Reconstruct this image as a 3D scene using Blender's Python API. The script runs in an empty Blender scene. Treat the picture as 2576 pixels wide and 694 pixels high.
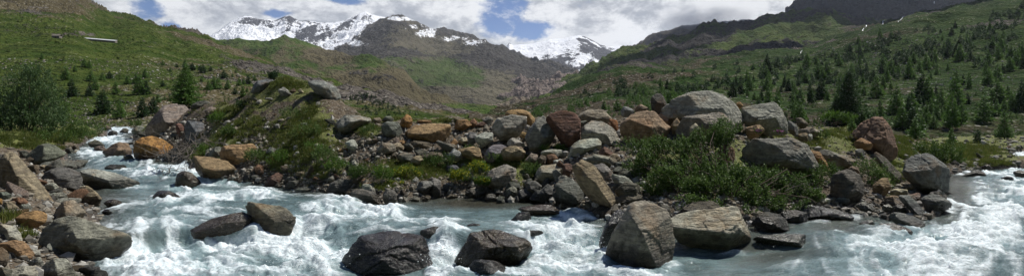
import bpy, bmesh, math, random
import numpy as np
from mathutils import Vector

# ------------------------------------------------------------------ camera, world, sun, exposure
S = bpy.context.scene
COL = S.collection
H, F, PX0, PY0 = 2.5, 1288.0, 1288.0, 300.0      # eye height, focal length and principal point on a 2576 x 694 frame
cd = bpy.data.cameras.new('camera'); cam = bpy.data.objects.new('camera', cd); COL.objects.link(cam)
cam.location = (0, 0, H); cam.rotation_euler = (math.radians(90), 0, 0)
cd.sensor_width = 36; cd.lens = 18.0; cd.shift_y = -(347 - PY0) / 2576.0
cd.clip_start = 0.1; cd.clip_end = 20000
S.camera = cam
SUN_EL, SUN_AZ = math.radians(58), math.radians(56)     # azimuth: to the right of the view axis, beyond the scene
S.view_settings.view_transform = 'Standard'; S.view_settings.look = 'None'
S.view_settings.exposure = 0.24; S.view_settings.gamma = 1.0
S.cycles.use_adaptive_sampling = True
S.cycles.volume_bounces = 2; S.cycles.max_bounces = 6; S.cycles.transparent_max_bounces = 8

def node_tree(m):
    nt = m.node_tree
    for n in list(nt.nodes): nt.nodes.remove(n)
    return nt
class G:
    """small node-graph writer"""
    def __init__(s, nt): s.nt = nt; s.n = nt.nodes; s.l = nt.links
    def new(s, t, **k):
        o = s.n.new(t)
        for a, b in k.items(): setattr(o, a, b)
        return o
    def put(s, sock, v):
        if v is None: return
        if isinstance(v, bpy.types.NodeSocket): s.l.new(v, sock)
        else:
            if hasattr(sock, 'default_value'):
                dv = sock.default_value
                if hasattr(dv, '__len__') and not hasattr(v, '__len__'): v = [v] * len(dv)
                if hasattr(dv, '__len__') and len(dv) == 4 and len(v) == 3: v = tuple(v) + (1,)
                sock.default_value = v
    def math(s, op, a, b=None, c=None, clamp=False):
        o = s.new('ShaderNodeMath', operation=op, use_clamp=clamp)
        s.put(o.inputs[0], a); s.put(o.inputs[1], b); s.put(o.inputs[2], c)
        return o.outputs[0]
    def vmath(s, op, a, b=None):
        o = s.new('ShaderNodeVectorMath', operation=op)
        s.put(o.inputs[0], a); s.put(o.inputs[1], b)
        return o.outputs[0]
    def noise(s, vec, scale, detail=4, rough=.55, dist=0, lac=2.0):
        o = s.new('ShaderNodeTexNoise'); s.put(o.inputs['Vector'], vec)
        o.inputs['Scale'].default_value = scale; o.inputs['Detail'].default_value = detail
        o.inputs['Roughness'].default_value = rough; o.inputs['Distortion'].default_value = dist
        return o.outputs[0]
    def ramp(s, v, a, b, lo=0.0, hi=1.0):
        o = s.new('ShaderNodeMapRange', interpolation_type='SMOOTHSTEP')
        s.put(o.inputs[0], v)
        for i, q in zip((1, 2, 3, 4), (a, b, lo, hi)): s.put(o.inputs[i], q)
        return o.outputs[0]
    def mix(s, f, a, b, mode='MIX'):
        o = s.new('ShaderNodeMix', data_type='RGBA', blend_type=mode)
        s.put(o.inputs['Factor'], f); s.put(o.inputs[6], a); s.put(o.inputs[7], b)
        return o.outputs[2]
    def attr(s, name):
        return s.new('ShaderNodeAttribute', attribute_name=name).outputs['Fac']
    def bump(s, h, strength, dist):
        o = s.new('ShaderNodeBump'); s.put(o.inputs['Height'], h)
        o.inputs['Strength'].default_value = strength; o.inputs['Distance'].default_value = dist
        return o.outputs[0]
    def scale(s, v, k): return s.mix(1.0, v, k, 'MULTIPLY')

world = bpy.data.worlds.new('World'); S.world = world; world.use_nodes = True
g = G(node_tree(world))
sky = g.new('ShaderNodeTexSky', sky_type='NISHITA', sun_disc=False, sun_elevation=SUN_EL, sun_rotation=SUN_AZ, altitude=2000, air_density=1.0, dust_density=0.0, ozone_density=3.0)
bg1 = g.new('ShaderNodeBackground'); g.put(bg1.inputs[0], g.scale(sky.outputs[0], (.62, .88, 1.25))); bg1.inputs[1].default_value = 0.055
tc = g.new('ShaderNodeTexCoord').outputs['Generated']
sp = g.new('ShaderNodeSeparateXYZ'); g.put(sp.inputs[0], tc)
az = g.math('ARCTAN2', sp.outputs[0], sp.outputs[1]); el = g.math('ARCSINE', sp.outputs[2])
cv = g.new('ShaderNodeCombineXYZ'); g.put(cv.inputs[0], az); g.put(cv.inputs[1], g.math('MULTIPLY', el, 1.8)); cv.inputs[2].default_value = 3.1
n1 = g.noise(cv.outputs[0], 4.0, 8, .55, .2); n2 = g.noise(cv.outputs[0], 9.0, 10, .68, .15)
n3 = g.noise(cv.outputs[0], 2.3, 5, .5)
def hole(px, py, rx, ry):
    a0 = math.atan((px - PX0) / F); e0 = math.atan((PY0 - py) / math.hypot(F, px - PX0))
    k = math.cos(a0)
    dx = g.math('DIVIDE', g.math('SUBTRACT', az, a0), rx * k * k / F); dy = g.math('DIVIDE', g.math('SUBTRACT', el, e0), ry * k / F)
    return g.math('SUBTRACT', 1.0, g.math('SQRT', g.math('ADD', g.math('MULTIPLY', dx, dx), g.math('MULTIPLY', dy, dy))))
hs = None
for q in [(372, 16, 55, 30), (1258, 20, 66, 50), (1340, 76, 62, 24), (698, 38, 34, 16), (865, -2, 60, 18), (430, 70, 30, 18), (1255, 60, 60, 30)]:
    h_ = hole(*q); hs = h_ if hs is None else g.math('SMOOTH_MAX', hs, h_, .3)
n4 = g.noise(cv.outputs[0], 26.0, 8, .62, .3)
wisp = g.math('ADD', g.math('MULTIPLY', g.math('SUBTRACT', n2, .5), 6.5), g.math('MULTIPLY', g.math('SUBTRACT', n4, .5), 3.0))
cover = g.math('SUBTRACT', g.math('ADD', g.math('MULTIPLY', wisp, .46), .62), g.math('MULTIPLY', g.math('MAXIMUM', hs, -.6), .95))
high = g.ramp(el, .24, .42, 0.0, 1.6)
cover = g.ramp(g.math('SUBTRACT', cover, high), .15, .85)
shade = g.math('ADD', g.math('MULTIPLY', n1, .75), g.math('MULTIPLY', n2, .35))
# the clouds are darker from the glacier to the right
dark = g.math('MULTIPLY', g.ramp(az, -0.02, 0.12), g.ramp(el, .20, .05))
shade = g.math('SUBTRACT', shade, g.math('MULTIPLY', dark, .20))
shade = g.math('ADD', shade, g.math('ADD', g.math('MULTIPLY', g.math('SUBTRACT', n2, .5), .9), g.math('MULTIPLY', g.math('SUBTRACT', n4, .5), .35)))
cc = g.mix(g.ramp(shade, .34, .64), (.40, .43, .49), (1.0, 1.01, 1.03))
bg2 = g.new('ShaderNodeBackground'); g.put(bg2.inputs[0], cc); bg2.inputs[1].default_value = .76
mx = g.new('ShaderNodeMixShader'); g.put(mx.inputs[0], cover); g.l.new(bg1.outputs[0], mx.inputs[1]); g.l.new(bg2.outputs[0], mx.inputs[2])
wo = g.new('ShaderNodeOutputWorld'); g.l.new(mx.outputs[0], wo.inputs[0])

sd = bpy.data.lights.new('sun', 'SUN'); sun = bpy.data.objects.new('sun', sd); COL.objects.link(sun)
sd.energy = 5.0; sd.angle = math.radians(.55); sd.color = (1, .96, .88)
sdir = Vector((math.sin(SUN_AZ) * math.cos(SUN_EL), math.cos(SUN_AZ) * math.cos(SUN_EL), math.sin(SUN_EL)))
sun.rotation_euler = sdir.to_track_quat('Z', 'Y').to_euler()

# ------------------------------------------------------------------ helpers
def _hash(ix, iy, iz, seed):
    h = (ix.astype(np.int64) * 374761393 + iy.astype(np.int64) * 668265263 + iz.astype(np.int64) * 1274126177 + seed * 2246822519) & 0xFFFFFFFF
    h = ((h ^ (h >> 13)) * 1274126177) & 0xFFFFFFFF
    h = ((h ^ (h >> 15)) * 2654435761) & 0xFFFFFFFF
    return ((h ^ (h >> 16)) & 0xFFFFFF) / float(0xFFFFFF)
def vnoise(x, y, z=None, seed=0):
    x = np.asarray(x, float); y = np.asarray(y, float)
    z = np.zeros_like(x) if z is None else np.asarray(z, float)
    xi, yi, zi = np.floor(x), np.floor(y), np.floor(z)
    fx, fy, fz = x - xi, y - yi, z - zi
    u, v, w = [t * t * t * (t * (t * 6 - 15) + 10) for t in (fx, fy, fz)]
    xi, yi, zi = xi.astype(np.int64), yi.astype(np.int64), zi.astype(np.int64)
    r = 0
    for dz in ((0, 1) if np.any(fz) else (0,)):
        wz = w if dz else 1 - w
        for dy in (0, 1):
            wy = v if dy else 1 - v
            for dx in (0, 1):
                wx = u if dx else 1 - u
                r = r + wx * wy * wz * _hash(xi + dx, yi + dy, zi + dz, seed)
    return r * 2 - 1
def fbm(x, y, z=None, seed=0, oct=5, gain=.5, ridged=False):
    a, s, t = 1.0, 0.0, 0.0
    for i in range(oct):
        n = vnoise(x, y, z, seed + i * 17)
        if ridged: n = 1 - 2 * np.abs(n)
        s = s + a * n; t += a; a *= gain
        x = x * 2.03 + 5.1; y = y * 2.03 + 1.7; z = None if z is None else z * 2.03 + 3.3
    return s / t
def sst(a, b, x):
    t = np.clip((x - a) / (b - a), 0, 1); return t * t * (3 - 2 * t)
def tab(pts):
    p = np.array(pts, float); return lambda x: np.interp(x, p[:, 0], p[:, 1])
def mesh_np(name, co, faces, k=None, mat=None, smooth=True, attrs=None):
    """co (n,3); faces (m,3) or (m,4)"""
    me = bpy.data.meshes.new(name)
    co = np.ascontiguousarray(co, np.float32); faces = np.ascontiguousarray(faces, np.int32)
    m, k = faces.shape
    me.vertices.add(len(co)); me.vertices.foreach_set('co', co.ravel())
    me.loops.add(m * k); me.loops.foreach_set('vertex_index', faces.ravel())
    me.polygons.add(m); me.polygons.foreach_set('loop_start', np.arange(0, m * k, k, dtype=np.int32))
    me.update(calc_edges=True)
    me.polygons.foreach_set('use_smooth', np.full(m, smooth, dtype=bool))
    for n, v in (attrs or {}).items():
        a = me.attributes.new(n, 'FLOAT', 'POINT'); a.data.foreach_set('value', np.ascontiguousarray(v, np.float32).ravel())
    if mat: me.materials.append(mat)
    me.update()
    return me
def link(name, data, loc=(0, 0, 0), parent=None, label=None, cat=None, group=None, kind=None, color=None):
    o = bpy.data.objects.new(name, data); COL.objects.link(o); o.location = loc
    if parent: o.parent = parent
    if label: o['label'] = label
    if cat: o['category'] = cat
    if group: o['group'] = group
    if kind: o['kind'] = kind
    if color is not None: o.color = tuple(color) + (1,)
    return o
def grid_faces(nr, nc):
    i = np.arange(nr * nc).reshape(nr, nc)
    return np.stack([i[:-1, :-1], i[:-1, 1:], i[1:, 1:], i[1:, :-1]], -1).reshape(-1, 4)
def P3(px, py, Y):
    return np.array([(px - PX0) / F * Y, Y, H - (py - PY0) / F * Y])

# ------------------------------------------------------------------ materials
def principled(g, base, rough, normal=None, spec=.3, alpha=None, trans_leaf=None):
    b = g.new('ShaderNodeBsdfPrincipled'); g.put(b.inputs['Base Color'], base); g.put(b.inputs['Roughness'], rough)
    g.put(b.inputs['Specular IOR Level'], spec); g.put(b.inputs['Normal'], normal); g.put(b.inputs['Alpha'], alpha)
    sh = b.outputs[0]
    if trans_leaf:
        t = g.new('ShaderNodeBsdfTranslucent'); g.put(t.inputs[0], base)
        m = g.new('ShaderNodeMixShader'); m.inputs[0].default_value = trans_leaf
        g.l.new(sh, m.inputs[1]); g.l.new(t.outputs[0], m.inputs[2]); sh = m.outputs[0]
    o = g.new('ShaderNodeOutputMaterial'); g.l.new(sh, o.inputs[0]); return b
def newmat(name):
    m = bpy.data.materials.new(name); m.use_nodes = True; return m, G(node_tree(m))

def hill_mat(name, green, green2, dirt, rock, k, snowc=(.86, .88, .92), speck=.0):
    """k: texture frequency per metre"""
    m, g = newmat(name)
    pos = g.new('ShaderNodeNewGeometry').outputs['Position']
    a = g.noise(pos, k, 6, .62); b = g.noise(pos, k * 5, 5, .65); c = g.noise(pos, k * 22, 3, .6)
    gr = g.mix(g.ramp(b, .38, .62), green, green2)
    d = g.math('ADD', g.attr('dirt'), g.math('MULTIPLY', g.math('SUBTRACT', b, .5), 1.3))
    col = g.mix(g.ramp(d, .35, .65), gr, dirt)
    rc = g.mix(g.ramp(c, .35, .65), rock, g.scale(rock, (.5, .5, .52)))
    r = g.math('ADD', g.attr('rock'), g.math('MULTIPLY', g.math('SUBTRACT', c, .5), 1.1))
    col = g.mix(g.ramp(r, .42, .58), col, rc)
    if speck:   # pale stones lying in the turf
        v = g.new('ShaderNodeTexVoronoi'); g.put(v.inputs['Vector'], pos); v.inputs['Scale'].default_value = k * 30
        st = g.math('MULTIPLY', g.ramp(v.outputs['Distance'], .28, .18), g.ramp(g.math('ADD', b, g.math('MULTIPLY', g.attr('dirt'), .25)), .55, .68))
        col = g.mix(g.math('MULTIPLY', st, speck), col, (.30, .28, .25))
    s = g.math('ADD', g.attr('snow'), g.math('MULTIPLY', g.math('SUBTRACT', c, .5), .9))
    sf = g.ramp(s, .45, .56)
    col = g.mix(g.ramp(a, .3, .7), g.scale(col, (.78, .78, .78)), g.scale(col, (1.18, 1.18, 1.15)))
    col = g.mix(sf, col, snowc)
    h = g.math('ADD', b, g.math('MULTIPLY', c, .5))
    principled(g, col, .9, g.bump(h, 1.0, .6 / k * .2), .03)
    return m
M = {}
M['left_hill'] = hill_mat('alpine_turf', (.033, .055, .010), (.062, .080, .019), (.088, .074, .042), (.135, .12, .105), .035, speck=.8)
M['mid'] = hill_mat('ridge_turf', (.046, .078, .016), (.072, .094, .026), (.098, .084, .050), (.082, .076, .070), .012)
M['brown'] = hill_mat('brown_scree', (.052, .080, .024), (.070, .086, .036), (.104, .094, .068), (.082, .077, .072), .007)
M['snowy'] = hill_mat('snow_rock', (.10, .10, .10), (.12, .12, .12), (.11, .105, .10), (.085, .085, .095), .006)
M['step'] = hill_mat('pink_gneiss', (.075, .09, .035), (.095, .10, .05), (.15, .125, .10), (.23, .19, .17), .012)
M['right'] = hill_mat('shaded_turf', (.018, .040, .008), (.036, .058, .014), (.062, .052, .034), (.10, .088, .078), .03, speck=.85)  # turf colours lowered to carry part of the cloud shade
M['ridge'] = hill_mat('dark_ridge', (.046, .075, .018), (.075, .095, .028), (.075, .065, .048), (.062, .058, .055), .012)
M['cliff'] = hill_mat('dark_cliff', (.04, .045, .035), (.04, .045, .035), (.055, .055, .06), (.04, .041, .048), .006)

m, g = newmat('bank_soil'); M['bank'] = m
pos = g.new('ShaderNodeNewGeometry').outputs['Position']
a = g.noise(pos, .8, 6, .6); b = g.noise(pos, 5, 6, .65); c = g.noise(pos, 28, 4, .6)
soil = g.mix(g.ramp(b, .35, .65), (.060, .044, .028), (.125, .10, .07))
v = g.new('ShaderNodeTexVoronoi'); g.put(v.inputs['Vector'], pos); v.inputs['Scale'].default_value = 11
vc = g.new('ShaderNodeSeparateColor'); g.put(vc.inputs[0], v.outputs['Color'])
soil = g.mix(g.math('MULTIPLY', g.ramp(v.outputs['Distance'], .42, .3), g.ramp(vc.outputs[0], .4, .6)), soil, g.mix(vc.outputs[1], (.10, .09, .075), (.25, .225, .19)))
turf = g.mix(g.ramp(b, .35, .65), (.060, .095, .016), (.13, .155, .035))
turf = g.mix(g.ramp(c, .4, .62), turf, (.13, .12, .05))
gm = g.math('ADD', g.attr('green'), g.math('MULTIPLY', g.math('SUBTRACT', b, .5), 1.3))
col = g.mix(g.ramp(gm, .42, .62), soil, turf)
px_ = g.new('ShaderNodeSeparateXYZ'); g.put(px_.inputs[0], pos)
col = g.mix(g.attr('wet'), col, g.scale(col, (.42, .40, .36)))
principled(g, col, g.ramp(g.attr('wet'), 0, 1, .95, .3), g.bump(g.math('ADD', g.math('MULTIPLY', v.outputs['Distance'], -.8), c), .8, .05), .25)

def rock_mat(name, wetall=False):
    m, g = newmat(name)
    oi = g.new('ShaderNodeObjectInfo'); tc = g.new('ShaderNodeTexCoord').outputs['Object']
    off = g.vmath('ADD', tc, g.new('ShaderNodeCombineXYZ').outputs[0])
    rnd = g.math('MULTIPLY', oi.outputs['Random'], 37.0)
    cx = g.new('ShaderNodeCombineXYZ'); g.put(cx.inputs[0], rnd); g.put(cx.inputs[1], rnd); g.put(cx.inputs[2], rnd)
    p = g.vmath('ADD', tc, cx.outputs[0])
    st = g.new('ShaderNodeMapping'); g.put(st.inputs['Vector'], p)
    st.inputs['Rotation'].default_value = (.5, .35, .2); st.inputs['Scale'].default_value = (.6, .6, 5.5)
    big = g.noise(p, 1.6, 5, .6, .3); mid = g.noise(p, 7, 7, .68); fine = g.noise(p, 38, 4, .65)
    lay = g.noise(st.outputs[0], 2.6, 6, .62, .35)
    base = oi.outputs['Color']
    col = g.mix(g.ramp(mid, .3, .7), g.scale(base, (.46, .46, .44)), g.scale(base, (1.38, 1.36, 1.28)))
    col = g.mix(g.math('MULTIPLY', g.ramp(lay, .5, .66), .55), col, g.scale(base, (.42, .42, .45)))
    col = g.mix(g.math('MULTIPLY', g.ramp(lay, .46, .33), .40), col, g.scale(base, (1.5, 1.5, 1.45)))
    # iron staining, strongest on the warm rocks, and pale lichen
    col = g.mix(g.math('MULTIPLY', g.ramp(big, .52, .68), .45), col, g.mix(.45, g.scale(base, (1.0, .72, .45)), (.19, .10, .04)))
    col = g.mix(g.math('MULTIPLY', g.ramp(fine, .63, .74), .45), col, (.42, .42, .38))
    col = g.mix(g.math('MULTIPLY', g.ramp(g.noise(p, 17, 5, .7), .58, .68), .6), col, g.scale(base, (.34, .34, .34)))
    ps = g.new('ShaderNodeSeparateXYZ'); g.put(ps.inputs[0], g.new('ShaderNodeNewGeometry').outputs['Position'])
    if wetall:
        wet = g.math('ADD', .9, g.math('MULTIPLY', mid, .1)); rough = g.ramp(fine, .3, .7, .06, .34)
        k = (.27, .26, .25)
    else:
        zz = g.math('SUBTRACT', ps.outputs[2], g.attr('wl'))
        wet = g.ramp(g.math('ADD', zz, g.math('MULTIPLY', g.math('SUBTRACT', mid, .5), .35)), .50, .24)
        rough = g.mix(wet, (.88,) * 3, (.28,) * 3); k = (.36, .35, .33)
    col = g.mix(wet, col, g.scale(col, k))
    h = g.math('ADD', g.math('ADD', g.math('MULTIPLY', mid, .8), g.math('MULTIPLY', lay, 1.0)), g.math('MULTIPLY', fine, .25))
    principled(g, col, rough, g.bump(h, 1.0, .05 if wetall else .085), .45 if wetall else .3)
    return m
M['rock'] = rock_mat('rock'); M['wetrock'] = rock_mat('wet_rock', True)

m, g = newmat('river_water'); M['water'] = m
pos = g.new('ShaderNodeNewGeometry').outputs['Position']
mp = g.new('ShaderNodeMapping'); g.put(mp.inputs['Vector'], pos); mp.inputs['Scale'].default_value = (.55, 1.3, 1)
mp.inputs['Rotation'].default_value = (0, 0, .35)
w1 = g.noise(mp.outputs[0], 1.7, 6, .65, .8); w2 = g.noise(mp.outputs[0], 6, 7, .7, 1.2); w3 = g.noise(pos, 24, 5, .7, .4)
fo = g.attr('foam')
fz = g.math('ADD', g.math('ADD', g.math('MULTIPLY', fo, 1.15), g.math('MULTIPLY', g.attr('streak'), 1.0)), g.math('ADD', g.math('MULTIPLY', g.math('SUBTRACT', w2, .5), 1.0), g.math('ADD', g.math('MULTIPLY', g.math('SUBTRACT', w1, .5), .9), g.math('MULTIPLY', g.math('SUBTRACT', w3, .5), .45))))
ff = g.math('MULTIPLY', g.ramp(fz, .24, 1.45), g.ramp(fo, .02, .22))
wc = g.mix(g.ramp(w1, .35, .65), (.060, .094, .096), (.14, .20, .205))
wc = g.mix(g.attr('milk'), wc, (.29, .395, .415))
wc = g.mix(g.attr('shallow'), wc, (.075, .068, .045))
fc = g.mix(g.ramp(w3, .3, .7), (.50, .60, .64), (.82, .86, .88))
col = g.mix(ff, wc, fc)
hh = g.math('ADD', g.math('MULTIPLY', w2, .8), g.math('MULTIPLY', w3, .18))
b = principled(g, col, g.ramp(ff, 0, 1, .07, .5), g.bump(hh, .7, .085), .5,
               alpha=g.math('SUBTRACT', 1.0, g.math('MULTIPLY', g.attr('shallow'), g.math('MULTIPLY', g.math('SUBTRACT', 1.0, ff), .5))))
b.inputs['IOR'].default_value = 1.33

m, g = newmat('spray'); M['spray'] = m
principled(g, (.88, .91, .93), .25, None, .5)
def leaf_mat(name, a, b, c, tr=.3, rough=.6):
    m, g = newmat(name)
    t = g.attr('tint')
    col = g.mix(g.ramp(t, 0, .6), a, b); col = g.mix(g.ramp(t, .6, 1.0), col, c)
    oi = g.new('ShaderNodeObjectInfo').outputs['Random']
    col = g.mix(g.math('MULTIPLY', oi, .6), col, g.scale(col, (.72, .78, .75)))
    principled(g, col, rough, None, .3, trans_leaf=tr); return m
M['larch'] = leaf_mat('larch_needles', (.045, .10, .022), (.095, .18, .036), (.15, .25, .06))
M['spruce'] = leaf_mat('spruce_needles', (.016, .042, .014), (.034, .072, .022), (.055, .10, .03))
M['birch'] = leaf_mat('birch_leaves', (.040, .085, .026), (.070, .125, .04), (.14, .19, .09))
M['willow'] = leaf_mat('willow_leaves', (.050, .095, .018), (.10, .165, .034), (.22, .28, .11))
M['shrub'] = leaf_mat('shrub_leaves', (.045, .09, .016), (.08, .14, .024), (.13, .19, .04))
M['grass'] = leaf_mat('grass_blades', (.06, .09, .014), (.125, .155, .03), (.25, .22, .08), .35)
M['herb'] = leaf_mat('herb_leaves', (.055, .115, .016), (.10, .19, .024), (.16, .25, .04), .35)
M['yellow'] = leaf_mat('yellow_flowers', (.16, .19, .02), (.42, .40, .02), (.58, .50, .03), .2)
M['pink'] = leaf_mat('pink_flowers', (.35, .12, .30), (.48, .16, .40), (.55, .22, .45), .2)
m, g = newmat('bark'); M['bark'] = m
tc = g.new('ShaderNodeTexCoord').outputs['Object']; n = g.noise(tc, 12, 5, .6)
principled(g, g.mix(n, (.05, .038, .028), (.12, .095, .075)), .9, g.bump(n, .5, .02), .1)
m, g = newmat('grey_wood'); M['deadwood'] = m
tc = g.new('ShaderNodeTexCoord').outputs['Object']; n = g.noise(tc, 14, 5, .6)
principled(g, g.mix(n, (.09, .075, .065), (.26, .23, .20)), .85, g.bump(n, .5, .02), .1)
# ------------------------------------------------------------------ the near ground and the river
def to_world(pts, wfun):
    out = []
    for px, py in pts:
        Y = 12.0
        for _ in range(60):
            z = float(wfun(np.array([px]), np.array([Y]))[0]); Y = .5 * Y + .5 * min(90, (H - z) * F / max(6, py - PY0))
        out.append(((px - PX0) / F * Y, Y))
    return np.array(out)
ledge = tab([(-400, 9.2), (330, 9.6), (430, 10.2), (560, 10.3), (640, 10.2), (760, 11.2), (860, 10.2), (1050, 9.9), (1180, 9.4), (1330, 9.6), (1420, 11.0), (1520, 10.6), (1900, 9.6), (2100, 9.2), (2250, 10.0), (2500, 10.8), (3000, 11.4)])
lw = tab([(-400, .5), (430, .35), (640, .25), (760, 1.3), (860, 1.0), (1000, .5), (1330, .4), (1420, 1.4), (1700, 1.2), (2100, 1.4), (3000, 2.0)])
def water_base(px, Y):
    L = ledge(px); w = lw(px)
    z = .30 * sst(L - w * .5, L + w * .5, Y)
    wl_ = sst(1000, 560, px)
    z = z + wl_ * .044 * np.maximum(0, Y - 15.5)
    # the rapids drop over two steps in the left channel
    z = z + wl_ * (.12 * sst(16.4, 17.0, Y) + .14 * sst(21.5, 22.4, Y) - .26 * sst(15, 30, Y))
    z = z + sst(2300, 2450, px) * .012 * np.maximum(0, Y - 22)
    return z
ISL = [(338, 322), (332, 345), (338, 395), (400, 408), (450, 410), (490, 432), (520, 450), (600, 460), (680, 466), (750, 480), (830, 490), (880, 492), (960, 512), (1020, 508), (1100, 498), (1200, 498), (1290, 512), (1340, 508), (1420, 526), (1500, 548), (1600, 565), (1750, 578), (1880, 572), (1960, 552), (2050, 548), (2150, 546), (2250, 552), (2330, 555), (2392, 525), (2382, 492), (2385, 460), (2395, 440), (2470, 427), (2600, 422), (2900, 420)]
BNK = [(268, 320), (272, 342), (220, 358), (172, 383), (172, 430), (210, 470), (245, 490), (235, 520), (250, 545), (260, 600), (262, 640), (235, 668), (215, 700), (200, 800)]
islw = to_world(ISL, water_base); bnkw = to_world(BNK, water_base)
isl_poly = np.vstack([islw, [[120, 30], [120, 140], [-60, 140], [islw[0, 0] * 1.25, islw[0, 1] * 1.3]]])
bnk_poly = np.vstack([bnkw, [[-7, 3], [-40, 3], [-90, 60], [-60, 140], [islw[0, 0] * 1.45, islw[0, 1] * 1.3]]])
pond = to_world([(2528, 394), (2560, 382), (2620, 378), (2900, 376), (2900, 408), (2620, 411), (2555, 409)], water_base)
def sdist(poly, X, Y):
    """signed distance, positive inside"""
    n = len(poly); best = np.full(X.shape, 1e9); ins = np.zeros(X.shape, bool)
    for i in range(n):
        ax, ay = poly[i]; bx, by = poly[(i + 1) % n]
        dx, dy = bx - ax, by - ay
        t = np.clip(((X - ax) * dx + (Y - ay) * dy) / (dx * dx + dy * dy + 1e-12), 0, 1)
        best = np.minimum(best, (X - ax - t * dx) ** 2 + (Y - ay - t * dy) ** 2)
        c = ((ay > Y) != (by > Y)) & (X < (bx - ax) * (Y - ay) / (by - ay + 1e-12) + ax); ins ^= c
    d = np.sqrt(best); return np.where(ins, d, -d)
crest_py = tab([(300, 335), (338, 330), (400, 305), (440, 285), (500, 266), (560, 256), (610, 240), (640, 216), (700, 200), (760, 202), (800, 214), (840, 236), (870, 266), (930, 297), (1000, 303), (1240, 306), (1350, 306), (1500, 308), (1640, 300), (1750, 292), (1870, 308), (1950, 326), (2050, 326), (2130, 328), (2200, 350), (2280, 362), (2330, 380), (2400, 398), (2600, 403), (3000, 403)])
crest_Y = tab([(300, 34), (338, 32), (440, 27), (560, 25), (700, 23), (850, 21), (930, 19), (1240, 18.5), (1640, 17.5), (1870, 17), (2050, 18), (2200, 20), (2330, 25), (2400, 30), (2600, 36), (3000, 38)])
base_py = tab([(-600, 345), (300, 326), (600, 312), (900, 303), (1300, 303), (1700, 316), (1900, 328), (2100, 343), (2300, 354), (2576, 368), (3200, 375)])
shore_pts = np.array([(p[0], w[1]) for p, w in zip(ISL, islw)][2:])
shoreY = lambda px: np.interp(px, np.maximum.accumulate(shore_pts[:, 0]), shore_pts[:, 1])
def land_height(px, X, Y):
    w = water_base(px, Y)
    di = sdist(isl_poly, X, Y); db = sdist(bnk_poly, X, Y); dp = sdist(pond, X, Y)
    d = np.maximum(di, db)
    Yc = crest_Y(px); zc = H - (crest_py(px) - PY0) / F * Yc
    Ys = shoreY(px); t = np.clip((Y - Ys) / np.maximum(Yc - Ys, 1), 0, 1)
    front = w + (zc - w) * (t ** .85)
    zb = H - (base_py(px) + 4 - PY0) / F * Y
    back = zc + (zb - zc) * sst(0, 1, (Y - Yc) / 16.0)
    tgt = np.where(Y < Yc, front, back)
    hi = w + np.minimum(np.maximum(di, 0) * 1.15 + .03, np.maximum(tgt - w, .06 + .24 * (px > 2345)))
    hb = w + np.minimum(np.maximum(db, 0) * .42 + .03, .95 + 0 * X) ; hb = hb + sst(32, 55, Y) * (zb - hb)
    z = np.where(di > db, hi, hb)
    z = np.where(d < 0, w - np.minimum(.55, .10 + .45 * np.abs(d)), z)
    z = np.where((dp > 0), np.minimum(z, w - .15), z)
    # the banks are lumpy
    nz = fbm(X * .9, Y * .9, seed=3, oct=5) * .22 + fbm(X * 3.3, Y * 3.3, seed=9, oct=4) * .06
    z = z + nz * sst(0, 1.2, d) * sst(0, .6, z - w)
    z = z + fbm(X * 3, Y * 3, seed=12, oct=3) * .05
    return z, w, d, dp
NC, NR = 900, 620
pxs = np.linspace(-420, 3000, NC); Ys_ = 3.0 * (75 / 3.0) ** np.linspace(0, 1, NR)
PXG, YG = np.meshgrid(pxs, Ys_); XG = (PXG - PX0) / F * YG
ZG, WG, DG, DP = land_height(PXG, XG, YG)
PYG = PY0 - (ZG - H) * F / YG
# where turf covers the bank (on the mound, behind the rocks, in the pockets above the waterline)
def blobs(px, py, L):
    r = np.zeros_like(px)
    for cx, cy, rx, ry, s in L:
        r = np.maximum(r, s * np.clip(1.35 - np.hypot((px - cx) / rx, (py - cy) / ry) , 0, 1))
    return np.clip(r, 0, 1)
GREEN = [(770, 335, 90, 85, 1.1), (700, 225, 105, 38, 1.1), (660, 265, 40, 30, .7), (560, 350, 60, 50, .8), (620, 300, 60, 40, .55), (560, 280, 50, 30, .7), (500, 385, 45, 25, .9), (700, 400, 50, 40, .7), (820, 430, 60, 30, .7), (930, 330, 40, 20, .9), (1060, 425, 120, 28, 1.2), (1200, 420, 120, 26, 1.2), (1330, 430, 45, 40, 1.1), (960, 300, 60, 12, .9), (1120, 304, 120, 8, 1), (1400, 380, 40, 20, .8), (1820, 420, 300, 90, .9), (2110, 350, 110, 38, 1.1), (2240, 425, 50, 60, 1), (1950, 335, 90, 20, .9), (2400, 375, 120, 35, 1.0), (2310, 330, 200, 30, .8), (80, 345, 190, 30, 1.2), (2500, 410, 60, 14, .7), (2270, 390, 40, 40, .9), (2480, 395, 120, 22, 1.0), (2420, 385, 60, 26, 1.0)]
green = blobs(PXG, PYG, GREEN) * .95
green = np.maximum(green, sst(26, 34, YG) * .75)
green = green * np.where(PXG > 2340, sst(.04, .12, ZG - WG), sst(.05, .5, ZG - WG))
wet = sst(.20, .02, ZG - WG)
bank = link('ground', mesh_np('ground', np.stack([XG, YG, ZG], -1).reshape(-1, 3), grid_faces(NR, NC), mat=M['bank'], attrs={'green': green, 'wet': wet}), kind='structure', label='gravelly river banks and valley floor')

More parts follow.
